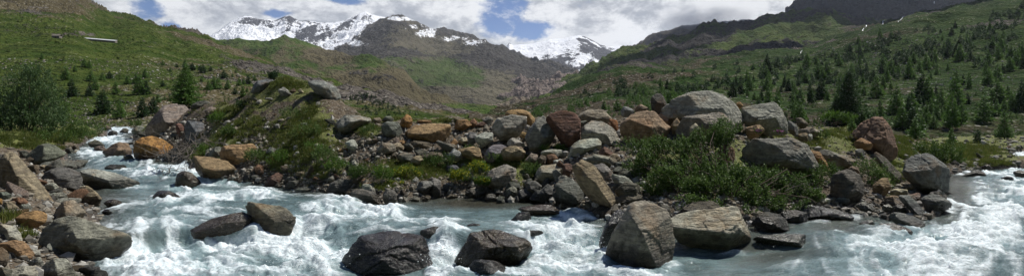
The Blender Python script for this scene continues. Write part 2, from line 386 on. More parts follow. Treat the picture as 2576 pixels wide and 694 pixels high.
# river surface
WR = 760; WCn = 1100
wpx = np.linspace(-420, 3000, WCn); wY = 5.0 * (64 / 5.0) ** np.linspace(0, 1, WR)
PW, YW = np.meshgrid(wpx, wY); XW = (PW - PX0) / F * YW
wb = water_base(PW, YW); pyw = PY0 - (wb - H) * F / YW
FOAM = [(300, 326, 38, 12, 1), (262, 352, 60, 12, .9), (235, 385, 70, 16, .55), (330, 400, 90, 14, .65), (400, 432, 90, 18, .85), (480, 440, 55, 30, 1), (560, 462, 70, 16, .95), (500, 490, 160, 22, .7), (650, 488, 90, 20, .75), (330, 560, 70, 40, .45), (440, 560, 90, 30, .5),
        (300, 670, 110, 40, .75), (400, 645, 130, 45, 1), (560, 622, 150, 24, 1.05), (520, 680, 260, 40, .9), (740, 600, 80, 40, .9), (790, 570, 110, 40, .85), (770, 650, 130, 60, 1), (850, 520, 95, 26, .95), (950, 535, 90, 22, .85), (1010, 560, 90, 18, .65),
        (1112, 640, 44, 70, 1.5), (550, 600, 90, 16, 1.3), (600, 560, 14, 30, .9), (1130, 585, 45, 20, .8), (1150, 680, 60, 30, .6), (1345, 600, 40, 40, .8), (1420, 590, 95, 34, 1), (1420, 650, 110, 60, 1.1), (1320, 566, 60, 12, .6), (1440, 545, 80, 14, .8),
        (2160, 628, 90, 20, .5), (2280, 640, 200, 50, 1.1), (2430, 600, 190, 60, 1.1), (2530, 560, 110, 60, 1.0), (2480, 500, 110, 30, .55), (2560, 480, 60, 50, .75), (2470, 436, 110, 7, .8), (2560, 436, 60, 10, .9), (2250, 690, 300, 40, .75), (2570, 395, 40, 12, .95), (2000, 604, 40, 8, .3)]
foam = blobs(PW, pyw, FOAM)
foam = np.maximum(foam, blobs(PW, pyw, [(560, 560, 330, 130, .34), (330, 400, 130, 60, .34), (850, 560, 220, 70, .38), (2400, 590, 320, 110, .42), (2480, 480, 140, 60, .34), (1420, 610, 150, 80, .5), (1100, 545, 160, 24, .25)]))
foam = foam * (1 - blobs(PW, pyw, [(370, 492, 100, 26, .8), (690, 660, 40, 16, .6), (2415, 470, 50, 50, .8), (2330, 600, 0.1, .1, 0), (1880, 655, 200, 45, 1), (1960, 690, 160, 20, .8), (1220, 530, 180, 22, .7), (590, 520, 60, 20, .4), (2390, 560, 60, 20, .7)]))
for hx, hy, rx, ry, s_ in [(640, 606, 70, 14, 1), (745, 590, 30, 26, 1), (862, 640, 30, 46, 1), (1510, 640, 30, 44, 1), (1600, 690, 110, 16, .9), (1690, 672, 30, 20, .7), (420, 506, 46, 10, .9), (475, 474, 60, 12, 1), (350, 470, 40, 8, .5), (440, 500, 30, 8, .8), (2260, 590, 60, 10, .8), (1345, 640, 20, 40, .9), (1860, 640, 50, 8, .5), (1100, 560, 60, 8, .5), (330, 410, 30, 8, .7), (2390, 520, 24, 20, .5), (1240, 690, 120, 10, .8)]:
    foam = np.maximum(foam, blobs(PW, pyw, [(hx, hy, rx, ry, s_)]))
dirx = tab([(-400, .5), (250, .45), (560, .75), (800, .95), (1500, 1.0), (2000, .9), (2400, .6), (3000, .5)])(PW); diry = tab([(-400, -.8), (250, -.9), (560, -.6), (800, -.35), (1400, -.12), (1800, .15), (2300, .6), (3000, .85)])(PW)
wa = fbm(XW * .7, YW * .7, seed=301, oct=3) * 1.1; dx_, dy_ = dirx * np.cos(wa) - diry * np.sin(wa), dirx * np.sin(wa) + diry * np.cos(wa)
streak = 0
for k_ in range(-9, 10):
    q_ = k_ * .085; streak = streak + vnoise(XW * 3.6 + dx_ * q_ * 3.6, YW * 3.6 + dy_ * q_ * 3.6, seed=311) * .9 + vnoise(XW * 9 + dx_ * q_ * 9, YW * 9 + dy_ * q_ * 9, seed=312) * .75 + vnoise(XW * 22 + dx_ * q_ * 14, YW * 22 + dy_ * q_ * 14, seed=313) * .45
streak = streak / 19 * 1.9
fl = sst(.25, .9, foam)
chop = fbm(XW * 1.5, YW * 2.6, seed=21, oct=5, gain=.58) * (.035 + .10 * foam) + fbm(XW * 3.5 + 9, YW * 5.5, seed=31, oct=4, gain=.6, ridged=True) * (.012 + .06 * foam)
chop += .17 * foam * fbm(XW * .9, YW * 1.5, seed=35, oct=3, ridged=True) + streak * (.02 + .05 * foam)
fade = sst(60, 25, YW) * .6 + .4
ZW = wb + chop * fade
dW = np.maximum(sdist(isl_poly, XW, YW), sdist(bnk_poly, XW, YW))
shallow = sst(-1.1, -.1, dW) * (1 - foam) * .75
shallow = np.maximum(shallow, blobs(PW, pyw, [(1200, 510, 180, 18, .9), (1900, 610, 150, 40, .6), (2120, 565, 120, 22, .7), (270, 660, 50, 26, .7), (270, 500, 40, 16, .5), (1950, 655, 120, 24, .5)]) * (1 - foam))
# humps where the river runs over sunken boulders
for hx, hy, rx, ry, hh in [(1112, 622, .5, .8, .12), (540, 596, .9, .35, .12), (2300, 668, 3.2, .8, .34), (2050, 630, 1.0, .5, .15), (470, 452, .55, .4, .25), (400, 570, .8, .35, .12), (560, 566, .9, .3, .10), (2530, 610, 1.2, .6, .2)]:
    zz0 = float(water_base(np.array([hx]), np.array([9.]))[0]); Yh = (H - zz0) * F / (hy - PY0); Xh = (hx - PX0) / F * Yh
    q = np.exp(-((XW - Xh) / rx * 1.6) ** 2 - ((YW - Yh) / ry * 1.6) ** 2); ZW += hh * q
milk = sst(.1, .9, foam) * .8 + .2 * (fbm(XW * .5, YW * .5, seed=77, oct=3) > 0) * 0
# cull the sheet well inside the land
keep = (dW < .5) | (sdist(pond, XW, YW) > -.6)
fc = grid_faces(WR, WCn); kf = keep.ravel()[fc].any(1)
river = link('river', mesh_np('river', np.stack([XW, YW, ZW], -1).reshape(-1, 3), fc[kf], mat=M['water'], attrs={'foam': foam, 'shallow': shallow, 'milk': milk, 'streak': streak}), kind='structure', label='milky rushing mountain river')

# ------------------------------------------------------------------ hills and mountains
LAYERS = []
def hill(name, lo, hi, crest, base, Yb, Yc, mat, a=1.0, amp=.02, nsc=.02, seed=1, nr=260, step=3.0, ridge=.5, rockf=None, label='', jag=4.0):
    nc = int((hi - lo) / step) + 1
    px = np.linspace(lo, hi, nc); s = np.linspace(0, 1, nr)
    cr = crest(px) + jag * fbm(px * .035, px * 0 + seed, seed=seed + 2, oct=5, gain=.6); ba = base(px); yb = Yb(px) if callable(Yb) else np.full(nc, float(Yb)); yc = Yc(px) if callable(Yc) else np.full(nc, float(Yc))
    Y = yb[None] * (yc / yb)[None] ** s[:, None]
    t = (Y - yb[None]) / (yc - yb)[None]
    zb = H - (ba - PY0) / F * yb; zc = H - (cr - PY0) / F * yc
    Z = zb[None] + (zc - zb)[None] * t ** a
    # beyond the crest the ground falls away again
    k = np.linspace(.02, .5, 14)[:, None]
    Y = np.vstack([Y, yc[None] * (1 + k)]); Z = np.vstack([Z, zc[None] - (zc - zb)[None] * k * 1.2 - 5 * k]); T = np.vstack([t, 1 + 0 * k * yc[None]])
    PXm = np.broadcast_to(px[None], Y.shape); X = (PXm - PX0) / F * Y
    n1 = fbm(X * nsc, Y * nsc, seed=seed, oct=6, gain=.55, ridged=False); n2 = fbm(X * nsc * 1.7 + 30, Y * nsc * 1.7, seed=seed + 5, oct=7, gain=.58, ridged=True)
    nn = (1 - ridge) * n1 + ridge * n2
    win = sst(0, .12, T) * (1 - .95 * sst(.80, 1.0, T)); cr_w = 1 - .93 * sst(.70, 1.0, T)
    Z = Z + nn * amp * Y * win * .75 + fbm(X * nsc * 9, Y * nsc * 9, seed=seed + 8, oct=4, gain=.6) * amp * Y * .06 * win
    PYm = PY0 - (Z - H) * F / Y
    # slope-driven and drawn masks
    A = rockf(PXm, PYm, X, Y, n1, n2) if rockf else {}
    for q in ('rock', 'snow', 'dirt'): A.setdefault(q, np.zeros_like(Y))
    if 'bump' in A: Z = Z + A.pop('bump') * cr_w
    me = mesh_np(name, np.stack([X, Y, Z], -1).reshape(-1, 3), grid_faces(*Y.shape), mat=mat, attrs={q: A[q] for q in ('rock', 'snow', 'dirt')})
    o = link(name, me, kind='structure', label=label)
    LAYERS.append(dict(px=px, Y=Y[:nr], Z=Z[:nr], name=name)); return o
LAYERS.append(dict(px=pxs, Y=YG, Z=np.maximum(ZG, np.where((DG < 0) | (DP > 0), WG, ZG)), name='ground'))
def drop(px, py, names=None, lo=0):
    """first surface point seen through the picture point"""
    for L in LAYERS:
        if names and L['name'] not in names: continue
        if px < L['px'][0] or px > L['px'][-1]: continue
        j = int(round((px - L['px'][0]) / (L['px'][1] - L['px'][0])))
        Yc, Zc = L['Y'][:, j], L['Z'][:, j]
        pyr = PY0 - (Zc - H) * F / Yc
        k = np.nonzero((pyr <= py) & (Yc > lo))[0]
        if len(k) and k[0] > 0:
            k = k[0]; return np.array([(px - PX0) / F * Yc[k], Yc[k], Zc[k]])
    return None

def left_f(px, py, X, Y, n1, n2):
    band = fbm(X * .02 + Y * .006, Y * .05, seed=41, oct=5, gain=.6)
    top = sst(60, 10, py - (px - 100) * .06 + 14 * n1) * sst(360, 230, px)
    rough = sst(150, 230, py)                       # boulder field low on the slope
    edge = blobs(px, py, [(430, 90, 120, 24, .55), (360, 100, 60, 20, .4), (330, 250, 160, 26, .65), (20, 215, 60, 30, .7), (80, 35, 60, 12, .5), (600, 190, 120, 40, .3), (200, 92, 60, 6, .6)])
    rock = np.clip((band - .08) * 2.6, 0, 1) * (.42 + .5 * rough) + edge * np.clip(.6 + band * 1.6, 0, 1) + top * .35
    dirt = np.clip(.10 + .8 * fbm(X * .03, Y * .03, seed=44, oct=4) + .16 * rough + top * .8 + sst(300, 420, px) * .15, 0, 1)
    lush = blobs(px, py, [(200, 110, 190, 22, 1), (260, 125, 120, 20, .9)])
    b = np.clip(rock, 0, 1) * np.abs(fbm(X * .09, Y * .12, seed=47, oct=4, ridged=True)) * Y * .022
    return dict(rock=np.clip(rock, 0, .9), dirt=dirt * (1 - .9 * lush), bump=b)
hill('left_hill', -600, 1240, tab([(-600, -90), (0, -30), (150, -14), (200, 0), (240, 24), (283, 43), (320, 46), (361, 52), (400, 68), (430, 78), (444, 82), (510, 103), (560, 122), (640, 152), (700, 172), (760, 192), (900, 234), (1000, 266), (1100, 290), (1240, 304)]),
     lambda p: base_py(p) + 3, 46, tab([(-600, 800), (0, 700), (285, 560), (510, 420), (760, 260), (1000, 150), (1240, 90)]), M['left_hill'], amp=.055, nsc=.012, seed=51, nr=300, rockf=left_f, label='steep green mountainside with scattered rocks on the left')
def right_f(px, py, X, Y, n1, n2):
    band = fbm(X * .018, Y * .04 + X * .01, seed=61, oct=5, gain=.6)
    rock = np.clip((band - .12) * 2.2, 0, 1) * .62 + blobs(px, py, [(2060, 150, 90, 12, .8), (2220, 108, 110, 9, .8), (2350, 50, 90, 20, .7), (2480, 60, 120, 20, .5), (1600, 205, 60, 12, .5), (2470, 200, 80, 20, .5), (2350, 340, 90, 10, .5)]) * np.clip(.6 + band * 1.5, 0, 1)
    dirt = np.clip(.22 + .7 * fbm(X * .02, Y * .02, seed=64, oct=4) + .38 * sst(1900, 1400, px), 0, 1)
    b = np.clip(rock, 0, 1) * np.abs(fbm(X * .07, Y * .1, seed=67, oct=4, ridged=True)) * Y * .012
    b = b + .006 * Y * fbm(X * .03, Y * .03, seed=68, oct=4) * sst(60, 110, Y)
    return dict(rock=np.clip(rock, 0, .9), dirt=dirt, bump=b)
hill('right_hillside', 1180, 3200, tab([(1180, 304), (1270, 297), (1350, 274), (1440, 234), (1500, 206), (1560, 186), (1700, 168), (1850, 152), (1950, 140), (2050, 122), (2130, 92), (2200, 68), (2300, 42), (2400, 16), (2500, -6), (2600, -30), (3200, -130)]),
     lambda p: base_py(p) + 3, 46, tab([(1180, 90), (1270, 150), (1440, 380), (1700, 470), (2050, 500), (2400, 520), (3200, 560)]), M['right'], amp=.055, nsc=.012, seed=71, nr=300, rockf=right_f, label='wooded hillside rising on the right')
def mid_f(px, py, X, Y, n1, n2):
    band = fbm(X * .008, Y * .012, seed=81, oct=5, gain=.6)
    rock = np.clip((band - .35) * 2.2, 0, 1) * .5 + blobs(px, py, [(900, 175, 60, 22, .95), (850, 160, 50, 12, .7), (960, 200, 60, 16, .7), (1010, 225, 60, 18, .55), (590, 112, 70, 10, .5), (720, 104, 40, 6, .6), (1120, 180, 40, 10, .5)]) * np.clip(.7 + band * 1.5, 0, 1)
    dirt = np.clip(.12 + .8 * fbm((X + Y * .4) * .012, Y * .002, seed=84, oct=4) + blobs(px, py, [(1000, 225, 160, 50, .8), (820, 140, 60, 20, .5)]), 0, 1)
    return dict(rock=np.clip(rock, 0, .9), dirt=dirt, bump=np.clip(rock, 0, 1) * np.abs(n2) * Y * .008)
hill('middle_ridge', 440, 1300, tab([(440, 120), (500, 103), (560, 106), (600, 104), (640, 107), (690, 103), (715, 100), (740, 103), (770, 108), (830, 129), (870, 143), (930, 150), (990, 176), (1020, 198), (1060, 232), (1150, 268), (1230, 292), (1300, 304)]),
     lambda p: 306 + 0 * p, 260, tab([(440, 900), (800, 900), (1000, 640), (1300, 330)]), M['mid'], amp=.05, nsc=.006, seed=91, nr=240, ridge=.6, rockf=mid_f, label='green ridge with rocky outcrops in the middle distance')
def ridge_f(px, py, X, Y, n1, n2):
    band = fbm(X * .01, Y * .014, seed=101, oct=5, gain=.6)
    rock = np.clip(.42 + band * 1.1, 0, 1) - .5 * blobs(px, py, [(2120, 75, 90, 30, 1), (1560, 150, 60, 30, .7), (1960, 60, 30, 10, .7)])
    return dict(rock=np.clip(rock, 0, .95), dirt=np.clip(.3 + band, 0, 1), bump=np.abs(fbm(X * .02, Y * .03, seed=103, oct=5, ridged=True)) * Y * .012 * np.clip(rock, 0, 1))
hill('rocky_ridge', 1300, 2700, tab([(1300, 303), (1345, 268), (1390, 232), (1440, 201), (1476, 186), (1512, 165), (1543, 145), (1574, 129), (1594, 122), (1620, 122), (1640, 118), (1677, 104), (1700, 107), (1739, 95), (1765, 82), (1801, 72), (1848, 68), (1889, 60), (1919, 48), (1950, 44), (1990, 39), (2040, 28), (2090, 31), (2130, 43), (2160, 52), (2300, 60), (2700, 60)]),
     lambda p: np.interp(p, [1300, 1440, 1600], [306, 290, 250]), 300, 900, M['ridge'], amp=.06, nsc=.008, seed=111, nr=240, ridge=.7, rockf=ridge_f, label='dark craggy ridge on the right')
def step_f(px, py, X, Y, n1, n2):
    return dict(rock=np.clip(.62 + n2 * .6, 0, .95) * sst(262, 232, py), dirt=np.clip(.45 + n1, 0, 1), bump=np.abs(n2) * Y * .006 * blobs(px, py, [(1370, 215, 120, 40, 1)]))
hill('valley_step', 1160, 1560, tab([(1160, 285), (1230, 262), (1280, 232), (1310, 208), (1350, 201), (1400, 198), (1440, 196), (1560, 188)]), lambda p: 304 + 0 * p, 420, 1000, M['step'], amp=.05, nsc=.012, seed=121, nr=160, ridge=.8, rockf=step_f, label='pinkish bare rock step closing the valley')
def brown_f(px, py, X, Y, n1, n2):
    gr = blobs(px, py, [(1110, 185, 130, 45, 1.0), (1000, 150, 100, 40, .6), (1180, 215, 60, 20, .6), (950, 190, 90, 40, .8)])
    line = sst(10, -34, (py - 60) - (958 - px) * .72)              # the snow reaches down on the left of the dome
    sn = np.maximum(line * (px < 985), blobs(px, py, [(1075, 86, 42, 18, .95), (1140, 100, 60, 11, .8), (1195, 110, 70, 12, .72), (1010, 50, 60, 9, .85), (900, 112, 44, 14, .75), (1050, 70, 40, 10, .8)]))
    sn = np.where(sn > .02, np.clip(sn * .95 + .55 * fbm(X * .02 + Y * .006, Y * .005, seed=138, oct=5, gain=.7) - .12, 0, 1), 0)
    sn = np.maximum(sn, blobs(px - (py - 145) * .2, py, [(923, 147, 3.2, 8, 1)]) * 1.0)
    rock = np.clip(.15 + n2 * .75 + blobs(px, py, [(900, 95, 110, 40, .5), (1000, 130, 110, 14, .5), (1400, 185, 90, 20, .7), (1260, 150, 100, 30, .45)]), 0, .9)
    return dict(rock=rock, snow=sn, dirt=np.clip(1.0 - gr * 1.1 + .3 * n1, 0, 1), bump=np.abs(n2) * Y * .005)
hill('brown_mountain', 740, 1640, tab([(740, 175), (790, 152), (850, 127), (880, 108), (905, 90), (930, 72), (960, 58), (985, 47), (1000, 46), (1020, 52), (1040, 58), (1080, 78), (1110, 90), (1130, 92), (1170, 97), (1210, 108), (1260, 124), (1300, 140), (1340, 158), (1400, 170), (1440, 186), (1500, 205), (1640, 220)]),
     lambda p: 304 + 0 * p, 520, 2000, M['brown'], a=1.0, amp=.05, nsc=.0028, seed=131, nr=300, step=2.5, ridge=.65, rockf=brown_f, label='brown and green mountain with a snow dusted top')
def snow_f(px, py, X, Y, n1, n2):
    n = fbm(X * .006, Y * .002, seed=141, oct=6, gain=.65); m = fbm(X * .02 + Y * .004, Y * .01, seed=143, oct=5, gain=.7)
    ice = blobs(px, py, [(545, 88, 60, 22, .9), (560, 62, 40, 20, .9), (700, 62, 40, 12, .3)])
    s = .62 + .75 * n + .65 * m + ice * .5 - .22 * blobs(px, py, [(640, 60, 40, 16, 1), (730, 55, 28, 22, 1), (800, 75, 60, 16, .6), (880, 52, 60, 14, .4), (760, 90, 90, 10, .6)])
    return dict(rock=np.ones_like(Y) * .9, snow=np.clip(s, 0, 1), bump=np.abs(fbm(X * .016, Y * .008, seed=145, oct=6, gain=.62, ridged=True)) * Y * .007)
hill('snowy_range', 480, 1060, tab([(480, 125), (510, 101), (530, 90), (560, 70), (580, 55), (600, 46), (615, 41), (632, 43), (650, 50), (675, 50), (690, 54), (705, 47), (716, 42), (728, 40), (742, 48), (755, 54), (775, 53), (800, 58), (830, 58), (860, 54), (890, 42), (905, 34), (920, 31), (935, 37), (950, 41), (975, 45), (1000, 46), (1060, 66)]),
     lambda p: 200 + 0 * p, 1500, 2700, M['snowy'], amp=.022, nsc=.004, jag=1.0, seed=151, nr=240, step=1.6, ridge=.85, rockf=snow_f, label='rugged snow covered mountain range')
def glac_f(px, py, X, Y, n1, n2):
    m = fbm(X * .012, Y * .006, seed=161, oct=6, gain=.65)
    pk = blobs(px - 0 * py, py, [(1474, 100, 32, 11, 1.1), (1490, 130, 60, 24, 1.2), (1468, 156, 92, 36, 1.35), (1500, 180, 100, 30, 1.3), (1281, 113, 8, 8, 1), (1560, 112, 10, 7, .7)])
    s = 1.0 - pk * (.60 + 1.5 * m) - .35 * np.clip(m - .3, 0, 1)
    return dict(rock=np.ones_like(Y) * .9, snow=np.clip(s, 0, 1), bump=np.abs(fbm(X * .012, Y * .01, seed=165, oct=5, ridged=True)) * Y * .005 * (.3 + pk))
hill('glacier', 1220, 1800, tab([(1220, 150), (1262, 124), (1274, 118), (1281, 108), (1290, 114), (1330, 112), (1360, 106), (1383, 99), (1410, 99), (1440, 91), (1458, 89), (1470, 92), (1490, 101), (1510, 114), (1530, 118), (1560, 116), (1580, 119), (1620, 105), (1650, 98), (1700, 92), (1800, 84)]),
     lambda p: 240 + 0 * p, 1700, 3300, M['snowy'], amp=.012, nsc=.004, jag=1.2, seed=171, nr=220, step=1.8, ridge=.6, rockf=glac_f, label='white glacier and snow peak at the head of the valley')
hill('misty_ridge', 1540, 2050, tab([(1540, 150), (1600, 118), (1640, 97), (1680, 80), (1700, 72), (1720, 68), (1745, 64), (1780, 60), (1900, 52), (2050, 40)]), lambda p: 200 + 0 * p, 900, 1700, M['mid'], amp=.04, nsc=.005, seed=181, nr=120, ridge=.6, rockf=lambda px, py, X, Y, n1, n2: dict(rock=np.clip(.5 + n2, 0, .9), dirt=np.clip(.5 + n1, 0, 1)), label='grey ridge fading into the clouds')
def cliff_f(px, py, X, Y, n1, n2):
    sn = blobs(px, py, [(2390, 26, 12, 2.5, .9), (2350, 14, 4, 9, .7), (2360, 4, 6, 4, .7)])
    return dict(rock=np.full_like(Y, .9), snow=sn, bump=np.abs(fbm(X * .006, Y * .02, seed=185, oct=6, ridged=True)) * Y * .014)
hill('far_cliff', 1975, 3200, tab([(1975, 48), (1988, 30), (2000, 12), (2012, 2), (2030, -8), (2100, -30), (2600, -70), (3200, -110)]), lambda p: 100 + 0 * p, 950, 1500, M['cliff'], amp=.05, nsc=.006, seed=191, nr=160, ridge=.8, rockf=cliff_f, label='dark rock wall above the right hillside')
# the valley side behind the viewer closes off the low sky there
th = np.radians(np.linspace(100, 440 - 180, 121)); rr = np.linspace(0, 1, 60)
TT, RR = np.meshgrid(th, rr); rad = 14 + 260 * RR
zz = -1 + 170 * RR ** 1.05 + 6 * fbm(np.cos(TT) * rad * .03 + 40, np.sin(TT) * rad * .03, seed=205, oct=5) * RR
e_ = sst(0, .12, (TT - th[0]) / (th[-1] - th[0])) * sst(1, .88, (TT - th[0]) / (th[-1] - th[0])); zz = -1 + (zz + 1) * e_
q_ = np.stack([np.sin(TT) * rad, np.cos(TT) * rad, zz], -1).reshape(-1, 3)
link('near_hillside', mesh_np('near_hillside', q_, grid_faces(60, 121), mat=M['left_hill'], attrs={'rock': np.full(len(q_), .2), 'snow': np.zeros(len(q_)), 'dirt': np.full(len(q_), .3)}), kind='structure')
LAYERS = [LAYERS[0]] + [l for l in LAYERS[1:]]
# valley plain reaching to the horizon under the hills
q = np.array([[-9000, 40, -6], [9000, 40, -6], [9000, 12000, -6], [-9000, 12000, -6]], float)
link('valley_floor', mesh_np('valley_floor', q, np.array([[0, 1, 2, 3]]), mat=M['mid'], attrs={'rock': [0] * 4, 'snow': [0] * 4, 'dirt': [.4] * 4}), kind='structure')

def dropv(px, py, names):
    """drop() for many picture points at once; rows of nan where nothing is hit"""
    out = np.full((len(px), 3), np.nan)
    for L in LAYERS:
        if L['name'] not in names: continue
        j = np.round((px - L['px'][0]) / (L['px'][1] - L['px'][0])).astype(int); ok = (j >= 0) & (j < len(L['px'])) & np.isnan(out[:, 0])
        jj = np.clip(j, 0, len(L['px']) - 1)
        if 'py' not in L: L['py'] = PY0 - (L['Z'] - H) * F / L['Y']
        for c in np.array_split(np.nonzero(ok)[0], max(1, len(px) // 20000)):
            if not len(c): continue
            hit = L['py'][:, jj[c]] <= py[c][None]; k = hit.argmax(0); good = hit.any(0) & (k > 0)
            Yk = L['Y'][k, jj[c]]; Zk = L['Z'][k, jj[c]]
            out[c[good]] = np.stack([(px[c] - PX0) / F * Yk, Yk, Zk], 1)[good]
    return out
def poly_pts(poly, n, rs):
    p = np.array(poly, float); lo, hi = p.min(0), p.max(0); res = np.zeros((0, 2))
    while len(res) < n:
        q = lo + (hi - lo) * rs.rand(n * 2, 2); c = sdist(p, q[:, 0], q[:, 1]) > 0; res = np.vstack([res, q[c]])
    return res[:n]

# clouds overhead, out of the picture, that shade the upper right of the valley
m, g = newmat('cloud'); M['cloud'] = m
principled(g, (.85, .86, .88), 1.0, None, 0)
def cloud(x, y, z, rx, ry, rz, seed):
    D, f = _ico_(5); r = 1 + .38 * fbm(D[:, 0] * 2, D[:, 1] * 2, D[:, 2] * 2, seed=seed, oct=5, gain=.6)
    o = link('cloud', mesh_np('cloud', D * r[:, None] * (rx, ry, rz), f, mat=M['cloud']), loc=(x, y, z), kind='structure', label='unseen cloud overhead, placed to shade the valley')
def _ico_(level):
    bm = bmesh.new(); bmesh.ops.create_icosphere(bm, subdivisions=level, radius=1)
    v = np.array([x.co[:] for x in bm.verts]); f = np.array([[a.index for a in p.verts] for p in bm.faces]); bm.free(); return v, f
def over(px, py, Y, alt=1100):
    q = P3(px, py, Y); s = (alt - q[2]) / math.sin(SUN_EL); return q + np.array(sdir) * s
for k, (px, py, Y, rx, ry) in enumerate([(1880, 100, 720, 130, 90), (2060, 90, 760, 150, 100), (2350, 0, 1350, 700, 330), (2330, 60, 430, 110, 60), (2540, 60, 400, 120, 80), (1985, 150, 420, 90, 40), (1620, 160, 560, 60, 50), (1390, 180, 1500, 110, 60)]):
    q = over(px, py, Y); cloud(q[0], q[1], q[2], rx, ry, min(rx, ry) * .35, 700 + k)
# ------------------------------------------------------------------ rocks
_ico = {}
def ico(level):
    if level not in _ico:
        bm = bmesh.new(); bmesh.ops.create_icosphere(bm, subdivisions=level, radius=1)
        v = np.array([x.co[:] for x in bm.verts]); f = np.array([[a.index for a in p.verts] for p in bm.faces]); bm.free()
        _ico[level] = (v / np.linalg.norm(v, axis=1)[:, None], f)
    return _ico[level]
OFF = {1: (0, 335.4), 2: (469.6, 335.4), 3: (939.2, 335.4), 4: (1408.7, 335.4), 5: (1878.3, 335.4), 6: (2146.7, 335.4), 7: (335.4, 167.7), 8: (805, 167.7), 9: (1274.6, 167.7), 10: (1677, 167.7), 11: (2066, 167.7)}
K = .5163
PAL = dict(grey=(.185, .187, .165), dark=(.085, .087, .077), pale=(.36, .36, .32), white=(.48, .48, .45), tan=(.27, .225, .16), ochre=(.31, .20, .095), orange=(.36, .20, .07), rust=(.20, .115, .07), red=(.15, .085, .065), pink=(.27, .215, .185), green=(.15, .16, .135), blue=(.15, .165, .185), brown=(.14, .115, .085), wet=(.075, .073, .065), wetbrown=(.125, .10, .065), cream=(.40, .36, .27))
def hull(pts):
    p = sorted(map(tuple, pts))
    def half(q):
        o = []
        for a in q:
            while len(o) > 1 and (o[-1][0] - o[-2][0]) * (a[1] - o[-2][1]) - (o[-1][1] - o[-2][1]) * (a[0] - o[-2][0]) <= 0: o.pop()
            o.append(a)
        return o
    lo = half(p); up = half(p[::-1]); return np.array(lo[:-1] + up[:-1])
def rock_shape(C, planes, level, seed, size, p=26, rough=.05, strata=.014, chips=9):
    D, f = ico(level)
    s = np.zeros(len(D))
    for n, d in planes:
        s += np.maximum(D @ n / d, 0) ** p
    r = s ** (-1 / p)
    rs = np.random.RandomState(seed); o = rs.rand(3) * 40
    V0 = D * r[:, None]
    for k in range(chips):      # split faces and broken corners
        a = rs.randn(3); a /= np.linalg.norm(a); sup = (V0 @ a).max(); dn = D @ a
        with np.errstate(divide='ignore'): r = np.minimum(r, np.where(dn > .05, sup * rs.uniform(.80, .96) / np.maximum(dn, .05), 1e9))
    q = D * r[:, None] / size
    X, Y, Z = (q + o).T
    n = fbm(X * 1.6, Y * 1.6, Z * 1.6, seed=seed, oct=3) * rough * 1.5
    n += fbm(X * 4.5, Y * 4.5, Z * 4.5, seed=seed + 3, oct=4, gain=.6, ridged=True) * rough * .55
    ax = rs.randn(3); ax /= np.linalg.norm(ax)
    h = q @ ax * 9 + n * 20 + fbm(X * 2, Y * 2, Z * 2, seed=seed + 9, oct=2) * 1.2
    n += (np.abs(h - np.round(h)) * 2) ** 3 * strata * -1.6
    # a few split cracks and chipped steps
    for k in range(3):
        a = rs.randn(3); a /= np.linalg.norm(a); dd = q @ a - rs.uniform(-.5, .5) + .25 * fbm(X * 2.2, Y * 2.2, Z * 2.2, seed=seed + 40 + k, oct=2)
        n -= .05 * np.exp(-(dd / .022) ** 2) * (rough / .05); n += .018 * np.sign(dd) * (k == 0)
    r = r * (1 + n)
    return D * r[:, None], f
USED = {}
